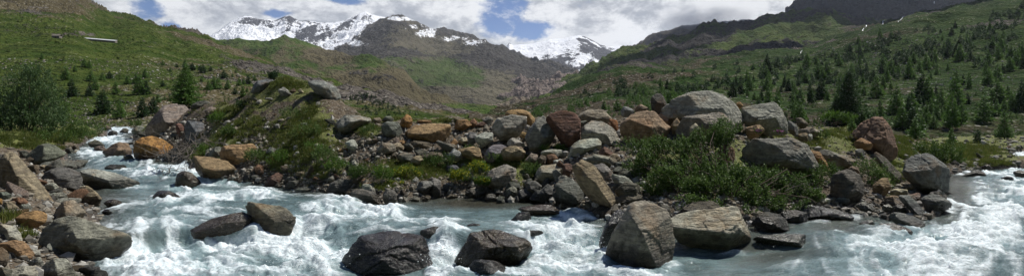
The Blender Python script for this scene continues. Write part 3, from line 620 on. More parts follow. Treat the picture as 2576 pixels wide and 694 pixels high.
def rock(reg, pts, color, label, dr=1.0, seed=None, level=None, fac=(), Y=None, wet=False, rough=.05, sink=.12, cat='rock', group=None, lift=0, name=None, tilt=.42, p=70, embed=.35):
    """pts: outline seen in the photograph; it stands at the depth where its foot meets the ground or the water"""
    ox, oy = OFF[reg] if reg else (0, 0); k = K if reg else 1
    o = hull(np.array([(ox + a * k, oy + b * k) for a, b in pts], float)).astype(float)
    seed = seed if seed is not None else int(abs(o.sum() * 7)) % 9973
    rs = np.random.RandomState(seed)
    x0, x1, y0, y1 = o[:, 0].min(), o[:, 0].max(), o[:, 1].min(), o[:, 1].max()
    low = o[o[:, 1] > y1 - .12 * (y1 - y0) - 1]; bx = low[:, 0].mean()
    d = drop(bx, y1 - .04 * (y1 - y0) + lift, ['ground'])
    Yd = d[1] if d is not None else 99.
    if bx > 900 and Yd > crest_Y(bx) + 1 and bx < 2260: Yd = float(crest_Y(bx))
    if Y is None or (reg and reg >= 7): Y = min(Yd, Y or 99)
    wm, hm = (x1 - x0) / F * Y, (y1 - y0) / F * Y
    Dp = .44 * dr * (min(wm, hm) * .65 + max(wm, hm) * .35)
    Yc = Y + Dp * (embed if reg and reg >= 7 else .7)
    o2 = o.copy(); o2[:, 1] += sink * (y1 - y0) * np.clip((o[:, 1] - y1) / (y1 - y0) * 3 + 1, 0, 1)
    cx, cy = (x0 + x1) / 2, (y0 + y1) / 2 + sink * .5 * (y1 - y0)
    C = P3(cx, cy, Yc); cam_ = np.array([0, 0, H]); rh = C - cam_; rh /= np.linalg.norm(rh)
    V = np.array([P3(a, b, Yc) for a, b in o2])
    pl = []
    for i in range(len(V)):
        a, b = V[i], V[(i + 1) % len(V)]
        if np.linalg.norm(b - a) < .02 * wm: continue
        n = np.cross(a - cam_, b - cam_); n /= np.linalg.norm(n)
        d = n @ (a - C)
        if d < 0: n, d = -n, -d
        d = max(d, .04 * hm)
        for sg in (-1, 1):
            t = sg * rs.uniform(.4, 1.4) * tilt
            m_ = n + t * rh; m_ /= np.linalg.norm(m_)
            # both planes pass through the outline edge; push them out a touch for rounding
            pl.append((m_, max(.02, m_ @ (a + (b - a) * .5 - C)) * (1 + 1.1 / p)))
    ex = np.cross(rh, [0, 0, 1]); ex /= np.linalg.norm(ex); ez = np.cross(ex, rh)
    fl = list(fac) or [(rs.uniform(-.5, .5), rs.uniform(.5, 1.1), rs.uniform(.75, .95)), (rs.uniform(-.6, .6), rs.uniform(-.5, .1), rs.uniform(.85, 1.0)), (rs.choice([-1, 1]) * rs.uniform(.7, 1.2), rs.uniform(-.1, .5), rs.uniform(.85, 1.05))]
    if not fac: fl += [(rs.uniform(-1, 1), rs.uniform(-.8, 1.2), rs.uniform(.92, 1.1)) for _ in range(3)]
    for a, b, dd in fl:
        m_ = -rh + a * ex + b * ez; m_ /= np.linalg.norm(m_); pl.append((m_, dd * Dp))
    for _ in range(3):
        m_ = rh + rs.uniform(-.6, .6) * ex + rs.uniform(-.3, .8) * ez; m_ /= np.linalg.norm(m_); pl.append((m_, Dp * rs.uniform(.8, 1.1)))
    if level is None:
        s = (x1 - x0 + y1 - y0) / 2
        level = 6 if s > 95 else 5 if s > 34 else 4 if s > 14 else 3
    size = (wm + hm) / 4
    v, f = rock_shape(C, pl, level, seed, size, rough=rough, p=p, chips=0 if p < 15 else 6 if fac else 9)
    # keep the seen outline at its drawn size after the chipping
    for ax_ in (ex, ez):
        q_ = v @ ax_; w_ = (V - C) @ ax_; k_ = np.clip((w_.max() - w_.min()) / (q_.max() - q_.min()), .9, 1.35)
        v = v + np.outer(q_ * (k_ - 1) + ((w_.max() + w_.min()) / 2 - k_ * (q_.max() + q_.min()) / 2), ax_)
    jit = rs.uniform(.88, 1.12)
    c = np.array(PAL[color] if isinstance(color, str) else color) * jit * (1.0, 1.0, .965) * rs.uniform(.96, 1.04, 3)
    nm = name or ('boulder' if wm > .75 else 'rock' if wm > .32 else 'stone')
    wl = float(water_base(np.array([cx]), np.array([Yc]))[0]) - .05
    me = mesh_np(nm, v, f, mat=M['wetrock' if wet else 'rock'], attrs={'wl': np.full(len(v), wl)})
    if nm == 'boulder': cat = 'boulder'
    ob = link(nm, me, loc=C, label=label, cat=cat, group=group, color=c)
    USED.setdefault(nm, []).append(ob); return ob

R = rock
# left bank
R(1, [(-70, 150), (0, 92), (60, 88), (110, 125), (160, 210), (230, 330), (285, 385), (250, 412), (150, 400), (60, 350), (-70, 330)], (.24, .20, .14), 'tall tan boulder with a long sloping right flank at the left edge', dr=.9, fac=[(.5, .9, .8), (-.3, .1, .95), (1.0, .3, .9)], Y=10.8, sink=.0)
R(1, [(115, 135), (165, 68), (225, 48), (290, 68), (325, 100), (260, 130), (160, 150)], 'green', 'grey green boulder behind the flat slabs on the left bank', fac=[(.3, 1.0, .7), (-.6, .2, .9)])
R(1, [(188, 145), (215, 105), (260, 90), (305, 105), (320, 128), (230, 145)], 'pink', 'pinkish tan rock with a pointed top above the pale slab')
R(1, [(190, 152), (230, 132), (330, 130), (362, 160), (350, 178), (210, 180)], 'grey', 'grey wedge slab with a pale upper face by the channel', fac=[(.1, 1.3, .6), (0, -.3, .9)])
R(1, [(195, 240), (215, 178), (290, 165), (380, 180), (405, 240), (380, 278), (250, 270)], (.13, .13, .125), 'dark grey boulder touching the long pale slab', fac=[(.1, 1.1, .7), (-.2, -.1, .95), (.8, .2, 1)])
R(1, [(388, 190), (430, 170), (560, 178), (640, 210), (688, 245), (660, 262), (450, 276), (400, 245)], (.30, .30, .275), 'long pale grey slab lying out into the left channel', fac=[(0, 1.6, .55), (.2, -.1, .9)], sink=.15)
R(1, [(508, 166), (560, 150), (615, 160), (618, 182), (540, 183)], 'dark', 'flat dark rock in the channel above the long slab')
R(1, [(498, 96), (520, 70), (590, 42), (630, 55), (645, 90), (612, 122), (520, 126)], (.22, .15, .11), 'reddish brown boulder on the far side of the channel')
R(1, [(600, 112), (640, 102), (655, 132), (610, 134)], 'grey', 'small grey stone wedged against the orange boulder')
R(1, [(648, 45), (700, 15), (740, 12), (800, 40), (845, 80), (830, 120), (760, 136), (680, 136), (655, 110)], 'orange', 'bright orange ochre boulder beside the left channel', fac=[(.1, 1.2, .7), (-.5, 0, .9), (.9, .3, .9)])
R(1, [(742, 318), (770, 285), (820, 275), (870, 298), (885, 325), (800, 332)], 'wet', 'round dark wet rock alone in the left rapids', wet=True)
R(1, [(850, 260), (860, 200), (900, 182), (950, 200), (995, 262)], 'wetbrown', 'domed brown boulder with water running over it below the brushwood', wet=True, p=10)
R(1, [(350, 312), (385, 262), (430, 252), (470, 290), (498, 325), (490, 348), (400, 352)], 'tan', 'peaked tan and grey boulder at the water on the left bank')
R(1, [(505, 345), (540, 320), (590, 335), (610, 365), (540, 368)], 'wetbrown', 'brown rock just breaking the water right of the peaked boulder', wet=True, p=12)
R(1, [(495, 382), (520, 366), (550, 385), (520, 394)], 'wet', 'small dark stone awash near the left bank', wet=True)
R(1, [(220, 262), (255, 238), (292, 270), (272, 290), (228, 287)], 'pale', 'pale rounded stone on the left bank under the dark boulder')
R(1, [(232, 303), (258, 288), (282, 300), (280, 320), (240, 320)], 'pale', 'smaller pale stone just below another pale stone on the left bank')
R(1, [(-10, 285), (40, 285), (60, 305), (50, 324), (-10, 324)], 'green', 'flat grey green stone propped against the tall tan boulder')
R(1, [(60, 322), (90, 310), (130, 330), (142, 372), (100, 377)], 'rust', 'rust brown rounded stone against the foot of the tall tan boulder')
R(1, [(8, 338), (50, 330), (95, 362), (82, 396), (30, 402), (8, 372)], 'tan', 'tan rounded rock under the flat grey green stone')
R(1, [(38, 330), (75, 328), (100, 352), (95, 376), (60, 352)], 'brown', 'dark brown stone between the tan and the rust stones')
R(1, [(72, 418), (130, 378), (200, 380), (232, 402), (202, 450), (110, 464)], 'ochre', 'smooth orange brown boulder lying on the left bank', p=14)
R(1, [(-10, 320), (10, 315), (12, 355), (-10, 360)], 'orange', 'orange stone cut by the left edge of the view')
R(1, [(-15, 375), (10, 355), (28, 385), (15, 415), (-15, 415)], 'dark', 'dark upright stone at the left edge above the grass tuft')
R(1, [(260, 408), (290, 350), (340, 322), (390, 330), (420, 388), (360, 410), (300, 432)], (.29, .27, .21), 'pale peaked rock with an orange foot behind the grey triangular boulder', fac=[(.3, .9, .75), (-.7, .2, .9)])
R(1, [(175, 525), (200, 470), (300, 438), (390, 393), (440, 405), (560, 490), (660, 540), (650, 572), (560, 602), (420, 632), (370, 642), (290, 600), (200, 560)], (.20, .198, .18), 'big grey triangular boulder sloping down into the river on the left', dr=.8, fac=[(.25, 1.25, .62), (.35, -.75, .7), (-.9, .2, .9)], sink=.05, rough=.035)
R(1, [(-15, 442), (70, 438), (110, 480), (105, 520), (60, 530), (-15, 528)], 'pale', 'pale grey block with an orange foot near the left edge')
R(1, [(-10, 545), (50, 520), (130, 530), (172, 582), (130, 622), (40, 612)], (.27, .17, .10), 'rust orange boulder below the pale block on the left')
R(1, [(212, 580), (230, 535), (290, 545), (345, 590), (342, 625), (262, 612), (215, 602)], 'grey', 'grey rock leaning on the front of the triangular boulder')
R(1, [(180, 690), (220, 620), (300, 600), (350, 610), (392, 660), (392, 720), (200, 720)], (.33, .33, .31), 'pale grey boulder at the bottom left corner by the water', fac=[(.2, 1.2, .7), (.6, 0, .9)])
R(1, [(20, 700), (90, 645), (150, 645), (188, 690), (180, 730), (30, 730)], (.34, .33, .29), 'pale rounded boulder at the bottom left edge')
R(1, [(-20, 555), (25, 555), (45, 600), (32, 652), (-20, 680)], 'brown', 'dark brown rock at the left edge near the bottom')
R(1, [(130, 642), (150, 605), (200, 598), (216, 630), (180, 662), (140, 656)], 'grey', 'mid grey stone between the two pale boulders at the bottom left')
R(1, [(-20, 650), (30, 650), (62, 660), (40, 720), (-20, 720)], 'green', 'greenish rock in the bottom left corner')
R(1, [(378, 662), (430, 645), (480, 655), (492, 672), (400, 687)], 'wet', 'thin dark wet slab at the waterline bottom left', wet=True)
R(1, [(140, 590), (165, 560), (200, 570), (200, 600), (150, 602)], 'pale', 'small pale stone left of the leaning grey rock')
R(1, [(130, 472), (165, 457), (200, 470), (182, 488)], 'tan', 'small tan stone above the left end of the triangular boulder')
R(1, [(205, 412), (235, 400), (262, 425), (230, 452), (205, 448)], 'grey', 'grey stone right of the smooth orange brown boulder')
R(1, [(348, 132), (390, 126), (430, 142), (400, 150), (355, 150)], 'wet', 'low dark rock at the channel edge above the slabs', wet=True)
R(1, [(428, 48), (470, 30), (512, 60), (470, 76), (440, 64)], 'green', 'grey green rock upstream left of the channel')
R(1, [(92, 95), (115, 83), (142, 100), (130, 125), (100, 125)], 'dark', 'dark stone in the grass on the left bank')
R(1, [(350, 62), (372, 56), (392, 82), (362, 88)], 'tan', 'tan stone at the top of the left bank rubble')
R(1, [(315, 78), (340, 70), (372, 95), (350, 104), (320, 100)], 'grey', 'grey stone by the channel above the pale wedge slab')
R(1, [(455, 68), (500, 60), (520, 80), (480, 95)], 'pink', 'pinkish stone in the upstream rubble')
R(1, [(140, 170), (165, 152), (190, 175), (190, 205), (150, 205)], 'brown', 'brown stone left of the dark grey boulder')
R(1, [(180, 245), (205, 240), (225, 268), (195, 270)], 'dark', 'small dark stone under the dark grey boulder')
R(1, [(190, 160), (222, 152), (240, 172), (205, 180)], 'tan', 'little tan stone at the left tip of the pale wedge slab')
# island, upstream end and mound
R(7, [(55, 292), (90, 240), (170, 190), (240, 178), (298, 207), (290, 240), (242, 262), (215, 300), (150, 352), (90, 330)], (.25, .21, .185), 'big pinkish boulder with a dark hollow front above the left channel', dr=1.1, fac=[(.2, 1.5, .45), (-.3, -.8, .62), (.7, .1, 1)], Y=27)
R(7, [(250, 275), (300, 262), (350, 285), (345, 320), (310, 350), (270, 387), (255, 350)], 'blue', 'blue grey boulder right of the big pinkish one', Y=25.5)
R(7, [(205, 290), (235, 275), (250, 302), (245, 345), (215, 337)], 'red', 'reddish stone wedged beside the blue grey boulder', Y=25.6)
R(7, [(158, 362), (190, 325), (216, 330), (216, 366), (170, 374)], 'dark', 'dark stone under the big pinkish boulder', Y=26)
R(7, [(348, 218), (375, 195), (403, 202), (400, 230), (365, 246)], 'pink', 'pinkish rock alone on the turf of the mound')
R(7, [(280, 195), (330, 165), (375, 172), (350, 200), (300, 212)], 'dark', 'dark rock behind the top of the pinkish boulder', Y=27)
R(7, [(572, 118), (600, 70), (660, 60), (695, 75), (660, 105), (610, 130)], 'blue', 'blue grey outcrop on the left shoulder of the mound', dr=1.3)
R(7, [(705, 115), (735, 100), (760, 120), (750, 144), (722, 140)], (.26, .26, .25), 'rounded pale grey rock near the top of the mound')
R(0, [(775, 207), (812, 202), (845, 214), (858, 243), (850, 264), (826, 256), (795, 232)], (.21, .215, .205), 'long smooth grey outcrop on the right shoulder of the mound', dr=1.8)
R(7, [(800, 118), (815, 108), (832, 125), (818, 136)], 'tan', 'small tan stone on the mound beside the smooth outcrop')
R(7, [(763, 118), (785, 105), (792, 125), (772, 134)], 'brown', 'small brown stone right of the rounded pale grey rock')
R(7, [(595, 175), (620, 160), (630, 180), (605, 190)], 'pale', 'pale stone high on the left of the gravel face of the mound')
R(7, [(360, 432), (390, 395), (430, 388), (440, 420), (410, 447)], 'green', 'greenish rock beside the twisted dead branch', Y=19.5)
R(7, [(525, 360), (540, 347), (570, 350), (572, 366), (540, 372)], (.22, .22, .21), 'grey rounded rock on the gravel above the orange tan boulder')
R(0, [(486, 400), (500, 392), (530, 391), (583, 412), (598, 432), (600, 452), (575, 460), (505, 442), (492, 424)], (.235, .165, .10), 'brown wedge boulder at the water left of the mound', dr=1.1, fac=[(.1, 1.6, .5), (.2, -.35, .8), (-.9, .1, .9)])
R(0, [(552, 388), (562, 372), (595, 362), (635, 364), (653, 378), (648, 402), (612, 420), (585, 425), (575, 405), (556, 396)], (.30, .205, .115), 'orange tan boulder behind the brown wedge boulder', Y=17.6)
R(2, [(262, 178), (285, 168), (296, 196), (270, 197)], 'white', 'small white stone right of the brown wedge boulder')
R(2, [(380, 250), (410, 210), (450, 190), (500, 215), (482, 242), (440, 267), (390, 258)], 'red', 'reddish pointed boulder at the foot of the mound')
R(2, [(455, 197), (510, 180), (522, 200), (480, 212)], 'rust', 'rusty slab on top of the reddish pointed boulder', Y=17.2)
R(2, [(425, 262), (440, 240), (470, 240), (478, 268), (440, 272)], 'brown', 'brown stone at the foot of the reddish boulder')
R(2, [(478, 258), (490, 235), (530, 222), (575, 245), (560, 268), (490, 272)], 'grey', 'grey rounded rock right of the reddish boulder')
R(2, [(525, 275), (570, 258), (620, 258), (640, 275), (620, 291), (535, 290)], 'pale', 'flat pale slab at the waterline below the mound')
R(2, [(683, 290), (700, 245), (740, 222), (800, 222), (820, 260), (790, 292), (740, 302)], (.12, .115, .11), 'dark rounded boulder at the waterline below the mound')
R(2, [(830, 252), (860, 240), (930, 280), (920, 302), (850, 277)], 'tan', 'tan slab leaning above the dark sloping slab', Y=15.2)
R(2, [(795, 292), (840, 270), (920, 290), (955, 330), (950, 354), (880, 332), (810, 308)], (.13, .125, .115), 'dark sloping slab entering the water right of the dark boulder')
R(2, [(575, 240), (605, 220), (628, 240), (610, 258), (580, 256)], 'grey', 'grey stone above the flat pale slab')
R(2, [(640, 270), (665, 252), (690, 262), (680, 284), (650, 282)], 'pink', 'pinkish stone left of the dark rounded boulder')
R(2, [(265, 232), (280, 200), (325, 195), (345, 220), (310, 238)], 'dark', 'dark low rock behind the small white stone')
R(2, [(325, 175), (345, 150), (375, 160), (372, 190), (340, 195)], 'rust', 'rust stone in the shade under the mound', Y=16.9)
R(0, [(668, 383), (680, 370), (700, 378), (690, 392)], 'grey', 'grey stone in the turf above the reddish boulder')
R(0, [(860, 400), (905, 385), (930, 377), (935, 387), (900, 397), (868, 404)], 'pale', 'long thin pale slab lying across the bank')
R(0, [(868, 360), (885, 350), (898, 356), (903, 380), (890, 386), (874, 374)], 'white', 'upright whitish slab at the right end of the mound')
R(2, [(735, 85), (760, 72), (790, 80), (780, 100), (745, 98)], 'ochre', 'small ochre stone beside the upright whitish slab')
R(2, [(620, 55), (640, 48), (655, 62), (635, 75)], 'pale', 'small pale stone in the turf of the mound')
R(2, [(455, 160), (490, 155), (500, 175), (470, 182)], 'brown', 'brown stone under the turf edge of the mound', Y=16.6)
R(2, [(865, 130), (890, 120), (905, 140), (880, 152)], 'rust', 'rusty stone below the long thin slab')
R(2, [(800, 140), (820, 128), (840, 145), (825, 162), (805, 158)], 'pale', 'pale stone under the long thin slab')
# middle of the island, top row
R(8, [(70, 285), (110, 240), (180, 235), (252, 255), (205, 292), (112, 322), (80, 308)], (.24, .23, .21), 'grey ledge of rock showing through the gravel beside the mound', dr=1.4, Y=18)
R(8, [(298, 320), (302, 283), (330, 266), (380, 275), (402, 320), (370, 344), (310, 342)], (.17, .18, .165), 'rounded dark grey boulder on the bank top')
R(8, [(388, 282), (400, 250), (425, 230), (448, 245), (452, 282), (420, 302)], (.33, .19, .08), 'upright orange boulder on the bank top', Y=18)
R(8, [(300, 262), (320, 240), (345, 240), (362, 258), (330, 272)], 'green', 'grey green stone behind the rounded dark boulder', Y=18.6)
R(8, [(255, 270), (262, 252), (290, 248), (302, 265), (280, 276)], 'tan', 'tan stone left of the grey green stone on the bank top', Y=18.5)
R(8, [(412, 330), (470, 290), (580, 275), (637, 285), (642, 322), (600, 362), (540, 377), (440, 352)], (.33, .23, .12), 'large flat ochre boulder on the bank top', dr=1.2, fac=[(0, 1.8, .5), (-.2, -.1, .85), (.7, -.1, .9)])
R(8, [(470, 264), (475, 260), (540, 260), (547, 273), (480, 277)], 'ochre', 'thin ochre slab lying behind the large flat ochre boulder', Y=18.6)
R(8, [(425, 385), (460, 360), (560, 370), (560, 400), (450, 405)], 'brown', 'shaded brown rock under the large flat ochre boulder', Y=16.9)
R(8, [(655, 302), (670, 265), (720, 258), (742, 285), (700, 307)], 'ochre', 'ochre brown stone right of the flat ochre boulder', Y=17.8)
R(8, [(720, 272), (750, 253), (768, 275), (757, 292), (728, 290)], 'rust', 'rusty stone in the wall of stones on the bank top', Y=18)
R(8, [(750, 290), (790, 268), (822, 275), (812, 292), (770, 296)], 'red', 'dark red flat stone in the wall of stones on the bank top', Y=18)
R(8, [(793, 265), (820, 240), (846, 255), (836, 292), (800, 287)], 'grey', 'grey stone left of the orange backed boulder', Y=18.2)
R(8, [(645, 262), (660, 250), (700, 250), (715, 262), (680, 272)], 'brown', 'flat brown stone on top of the wall of stones', Y=18.4)
R(0, [(1238, 322), (1255, 298), (1290, 288), (1324, 292), (1326, 318), (1302, 342), (1265, 349)], (.28, .275, .25), 'pale grey boulder with a sharp upper edge on the bank top', Y=16.5)
R(0, [(1270, 288), (1280, 275), (1320, 275), (1344, 290), (1346, 322), (1325, 316)], 'ochre', 'orange boulder standing behind the pale grey sharp edged one', Y=17.6)
R(8, [(715, 342), (730, 318), (766, 325), (762, 372), (725, 382)], (.20, .20, .21), 'grey upright stone left of the white angular rock', Y=16.6)
R(8, [(755, 342), (800, 318), (845, 320), (842, 362), (790, 387), (765, 372)], 'white', 'white angular rock in the wall of stones', Y=16.3)
R(8, [(618, 385), (655, 350), (674, 370), (652, 397), (620, 397)], 'ochre', 'orange brown stone below the flat ochre boulder', Y=16.6)
R(8, [(672, 362), (690, 345), (730, 350), (725, 372), (685, 378)], 'cream', 'cream coloured stone between the orange brown and the grey stones', Y=16.8)
R(8, [(668, 405), (720, 388), (775, 390), (792, 440), (760, 457), (700, 432)], (.27, .20, .12), 'layered tan rock in the middle of the bank', Y=15.9)
R(8, [(618, 442), (650, 400), (685, 415), (692, 447), (630, 457)], (.33, .33, .33), 'whitish grey rock left of the layered tan rock', Y=15.8)
R(8, [(800, 432), (830, 378), (880, 380), (916, 395), (902, 440), (850, 472), (810, 472)], (.20, .185, .20), 'purplish grey boulder with a pale right face', Y=15.7)
R(8, [(895, 445), (930, 385), (990, 400), (987, 440), (930, 467), (900, 462)], (.25, .19, .14), 'tan brown rock right of the purplish grey boulder', Y=15.5)
R(8, [(370, 368), (400, 357), (432, 370), (415, 390), (375, 387)], 'ochre', 'ochre stone under the upright orange boulder', Y=17)
R(8, [(275, 412), (300, 370), (350, 370), (372, 410), (300, 427)], (.22, .20, .17), 'dusty grey rock half buried in the bank', Y=16.2)
R(8, [(375, 440), (400, 415), (450, 425), (440, 460), (390, 462)], 'grey', 'grey flat rock above the grassy shelf', Y=15.6)
R(8, [(440, 470), (455, 435), (490, 430), (505, 455), (470, 480)], 'tan', 'tan stone at the back of the grassy shelf', Y=15.4)
R(8, [(500, 445), (540, 415), (590, 420), (600, 440), (550, 450)], 'brown', 'brown flat stone at the back of the grassy shelf', Y=15.8)
R(8, [(150, 482), (170, 455), (190, 470), (187, 492), (160, 492)], 'pale', 'pale stone beside the leafy plant')
R(8, [(608, 510), (620, 480), (670, 478), (680, 500), (640, 516)], 'blue', 'bluish stone set in the grassy shelf')
R(8, [(690, 545), (700, 520), (740, 515), (755, 545), (715, 556)], 'pale', 'pale stone between the two yellow flower clumps')
R(8, [(465, 605), (480, 560), (545, 555), (552, 580), (502, 622)], (.21, .205, .195), 'grey wedge rock hanging over the water below the grassy shelf')
R(8, [(535, 605), (545, 560), (570, 543), (592, 570), (592, 632), (550, 637)], (.20, .20, .19), 'upright grey rock at the waterline below the grassy shelf')
R(8, [(305, 625), (330, 590), (370, 615), (382, 672), (330, 678), (308, 655)], (.19, .18, .16), 'grey boulder at the waterline left of the white slab')
R(8, [(372, 642), (380, 615), (430, 635), (420, 657)], 'white', 'white slab slanting into the water')
R(8, [(425, 652), (460, 628), (490, 640), (487, 657)], 'pale', 'pale oval stone at the waterline')
R(8, [(495, 650), (515, 625), (540, 632), (525, 655)], 'tan', 'small tan stone right of the pale oval stone')
R(8, [(200, 612), (205, 570), (235, 568), (290, 610), (255, 625)], 'pale', 'pale pointed stone above the dark sloping slab')
R(8, [(200, 555), (215, 545), (240, 550), (232, 572), (205, 570)], 'rust', 'rust stone above the pale pointed stone')
R(8, [(780, 565), (830, 500), (900, 475), (952, 490), (962, 560), (900, 592), (840, 587)], (.235, .22, .195), 'big grey rock face at the right end of the grassy shelf', Y=14.6)
R(8, [(708, 620), (730, 590), (772, 615), (767, 642), (730, 637)], 'grey', 'grey stone at the water under the big grey rock face')
R(8, [(803, 642), (820, 618), (857, 622), (857, 657), (820, 657)], 'grey', 'round grey stone at the water under the big grey rock face')
R(8, [(728, 602), (780, 578), (822, 580), (822, 600), (770, 607)], 'dark', 'flat dark stone above the waterline stones')
R(8, [(905, 622), (940, 580), (960, 595), (942, 637)], 'grey', 'grey tilted stone at the waterline')
R(8, [(858, 662), (870, 630), (900, 632), (895, 668)], 'green', 'small greenish stone right of the round grey one')
R(8, [(615, 640), (640, 620), (670, 628), (650, 645)], 'tan', 'small tan stone at the waterline under the yellow flowers')
R(8, [(240, 595), (262, 590), (280, 640), (250, 630)], 'pale', 'narrow pale stone at the water behind the dark sloping slab')
R(8, [(560, 470), (600, 462), (610, 480), (575, 490)], 'brown', 'small brown stone in the grass shelf')
# heap in the centre right
R(9, [(88, 352), (110, 310), (185, 238), (215, 260), (242, 330), (222, 370), (160, 418), (118, 410)], (.20, .205, .185), 'large grey green boulder leaning left of the dark red slab', fac=[(.4, .9, .8), (-.5, .1, .9)], Y=15.9)
R(9, [(190, 222), (215, 212), (330, 235), (362, 290), (352, 350), (305, 397), (285, 365), (230, 290)], (.13, .07, .055), 'dark red slab standing on edge in the heap', dr=.8, fac=[(.1, .6, .8), (-.5, -.2, .95)], Y=16.2)
R(9, [(360, 292), (400, 262), (450, 270), (520, 310), (547, 350), (542, 387), (440, 372), (363, 357)], (.33, .32, .28), 'pale grey boulder right of the dark red slab', fac=[(.1, 1.3, .6), (-.2, -.2, .9)], Y=16.4)
R(9, [(338, 245), (390, 208), (470, 210), (512, 245), (490, 290), (420, 265), (350, 272)], (.24, .215, .17), 'striped grey and tan rock on top of the heap', Y=17.3)
R(9, [(498, 255), (540, 260), (552, 320), (510, 292)], (.30, .14, .06), 'orange rust stone beside the striped rock', Y=16.9)
R(9, [(490, 275), (515, 268), (530, 300), (500, 300)], 'rust', 'rust stone under the striped rock', Y=16.7)
R(9, [(290, 445), (310, 395), (370, 360), (440, 348), (462, 370), (452, 410), (380, 442), (300, 462)], (.36, .37, .35), 'pale blue grey wedge in the front of the heap', fac=[(.1, 1.4, .6), (-.3, -.3, .85)], Y=14.9)
R(9, [(448, 412), (480, 390), (532, 430), (522, 442), (460, 437)], 'red', 'red brown stone behind the pale blue grey wedge', Y=15.4)
R(9, [(375, 458), (430, 425), (510, 440), (547, 460), (532, 487), (440, 477)], (.24, .23, .20), 'grey flat rock under the pale blue grey wedge', Y=14.8)
R(9, [(550, 290), (590, 245), (680, 212), (720, 230), (800, 300), (762, 362), (650, 372), (555, 365)], (.29, .20, .14), 'big orange tan boulder with a flat top on the bank', dr=1.1, fac=[(.15, 1.3, .6), (-.4, -.2, .8), (.8, .1, .95)], Y=16.3)
R(9, [(700, 168), (725, 130), (765, 150), (780, 190), (742, 232), (710, 217)], (.085, .08, .075), 'dark knob of rock standing behind the orange tan boulder', Y=18.2)
R(9, [(553, 215), (580, 193), (622, 215), (617, 242), (563, 242)], (.26, .27, .27), 'grey stone left behind the orange tan boulder', Y=18)
R(9, [(623, 202), (650, 183), (692, 205), (672, 228), (628, 228)], 'tan', 'tan stone behind the top of the orange tan boulder', Y=17.7)
R(9, [(140, 532), (170, 485), (230, 472), (287, 480), (272, 530), (210, 562), (158, 557)], (.36, .34, .28), 'cream grey slab in the lower heap', fac=[(.1, 1.4, .6), (0, -.5, .8)], Y=14.1)
R(9, [(273, 482), (310, 470), (327, 500), (302, 547), (275, 542)], 'red', 'reddish stone right of the cream grey slab', Y=14.2)
R(9, [(318, 482), (360, 450), (422, 480), (500, 580), (542, 650), (532, 692), (450, 667), (370, 602), (338, 542)], (.20, .165, .115), 'long brown boulder sloping to the water in the heap', fac=[(.5, 1.1, .75), (-.5, -.4, .85)], Y=12.8, sink=.06)
R(9, [(418, 490), (470, 470), (512, 510), (522, 552), (480, 562)], (.20, .195, .18), 'grey slab leaning on the long brown boulder', Y=13.8)
R(9, [(508, 522), (570, 530), (622, 560), (617, 602), (560, 592), (530, 562)], (.27, .265, .25), 'grey rock under the left tip of the willow bush', Y=13.6)
R(9, [(525, 462), (600, 455), (622, 480), (602, 502), (535, 502)], 'green', 'grey green rock at the left end of the willow bush', Y=14.4)
R(9, [(233, 582), (260, 545), (310, 540), (370, 590), (387, 662), (330, 682), (258, 652)], (.125, .125, .12), 'dark grey boulder at the foot of the heap', fac=[(.2, 1.0, .7), (-.5, -.2, .9)], Y=13)
R(9, [(88, 572), (130, 555), (172, 580), (152, 622), (100, 602)], (.14, .135, .13), 'dark grey rock below the cream grey slab', Y=13.6)
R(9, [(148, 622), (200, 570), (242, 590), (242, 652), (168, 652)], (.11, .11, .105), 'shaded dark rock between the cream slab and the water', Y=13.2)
R(9, [(223, 622), (245, 600), (272, 640), (266, 672), (235, 657)], 'dark', 'small dark stone at the left foot of the dark grey boulder', Y=12.7)
R(9, [(-5, 602), (30, 580), (52, 600), (42, 642), (-5, 637)], 'grey', 'pale grey stone at the water left of the heap')
R(9, [(40, 622), (80, 595), (132, 610), (132, 642), (50, 652)], (.13, .13, .13), 'dark grey flat rock at the water left of the heap')
R(9, [(86, 458), (120, 420), (152, 430), (147, 462), (110, 472)], 'pink', 'pinkish grey rock above the green patch left of the heap', Y=14.9)
R(9, [(150, 452), (170, 430), (192, 440), (187, 477), (158, 472)], 'brown', 'brownish stone right of the pinkish grey rock', Y=14.7)
R(9, [(193, 432), (230, 425), (252, 450), (215, 472), (195, 465)], 'rust', 'rust grey stone beside the little white one', Y=14.8)
R(9, [(227, 457), (255, 452), (264, 470), (235, 474)], 'white', 'little white stone in the middle of the heap', Y=14.6)
R(9, [(165, 415), (220, 402), (282, 410), (270, 435), (190, 432)], 'pale', 'flat pale stone under the large grey green boulder', Y=15.2)
R(9, [(62, 335), (75, 318), (102, 322), (100, 347), (75, 347)], 'ochre', 'ochre stone between two pale boulders on the bank top', Y=16.2)
R(9, [(-30, 402), (40, 385), (92, 420), (62, 452), (-10, 450)], (.26, .20, .14), 'tan brown angular rock left of the pinkish grey one', Y=15.2)
R(9, [(0, 372), (30, 345), (90, 378), (80, 398), (20, 395)], 'pale', 'pale broken stone under the sharp edged pale boulder', Y=15.8)
R(9, [(340, 290), (350, 268), (390, 262), (370, 290)], 'grey', 'grey stone stuck behind the pale grey boulder of the heap', Y=16.9)
R(9, [(300, 235), (315, 222), (340, 232), (335, 250)], 'ochre', 'ochre stone on the top edge behind the dark red slab', Y=17.4)
R(9, [(505, 485), (520, 480), (535, 495), (515, 500)], 'white', 'tiny white stone at the edge of the willow bush', Y=14.4)
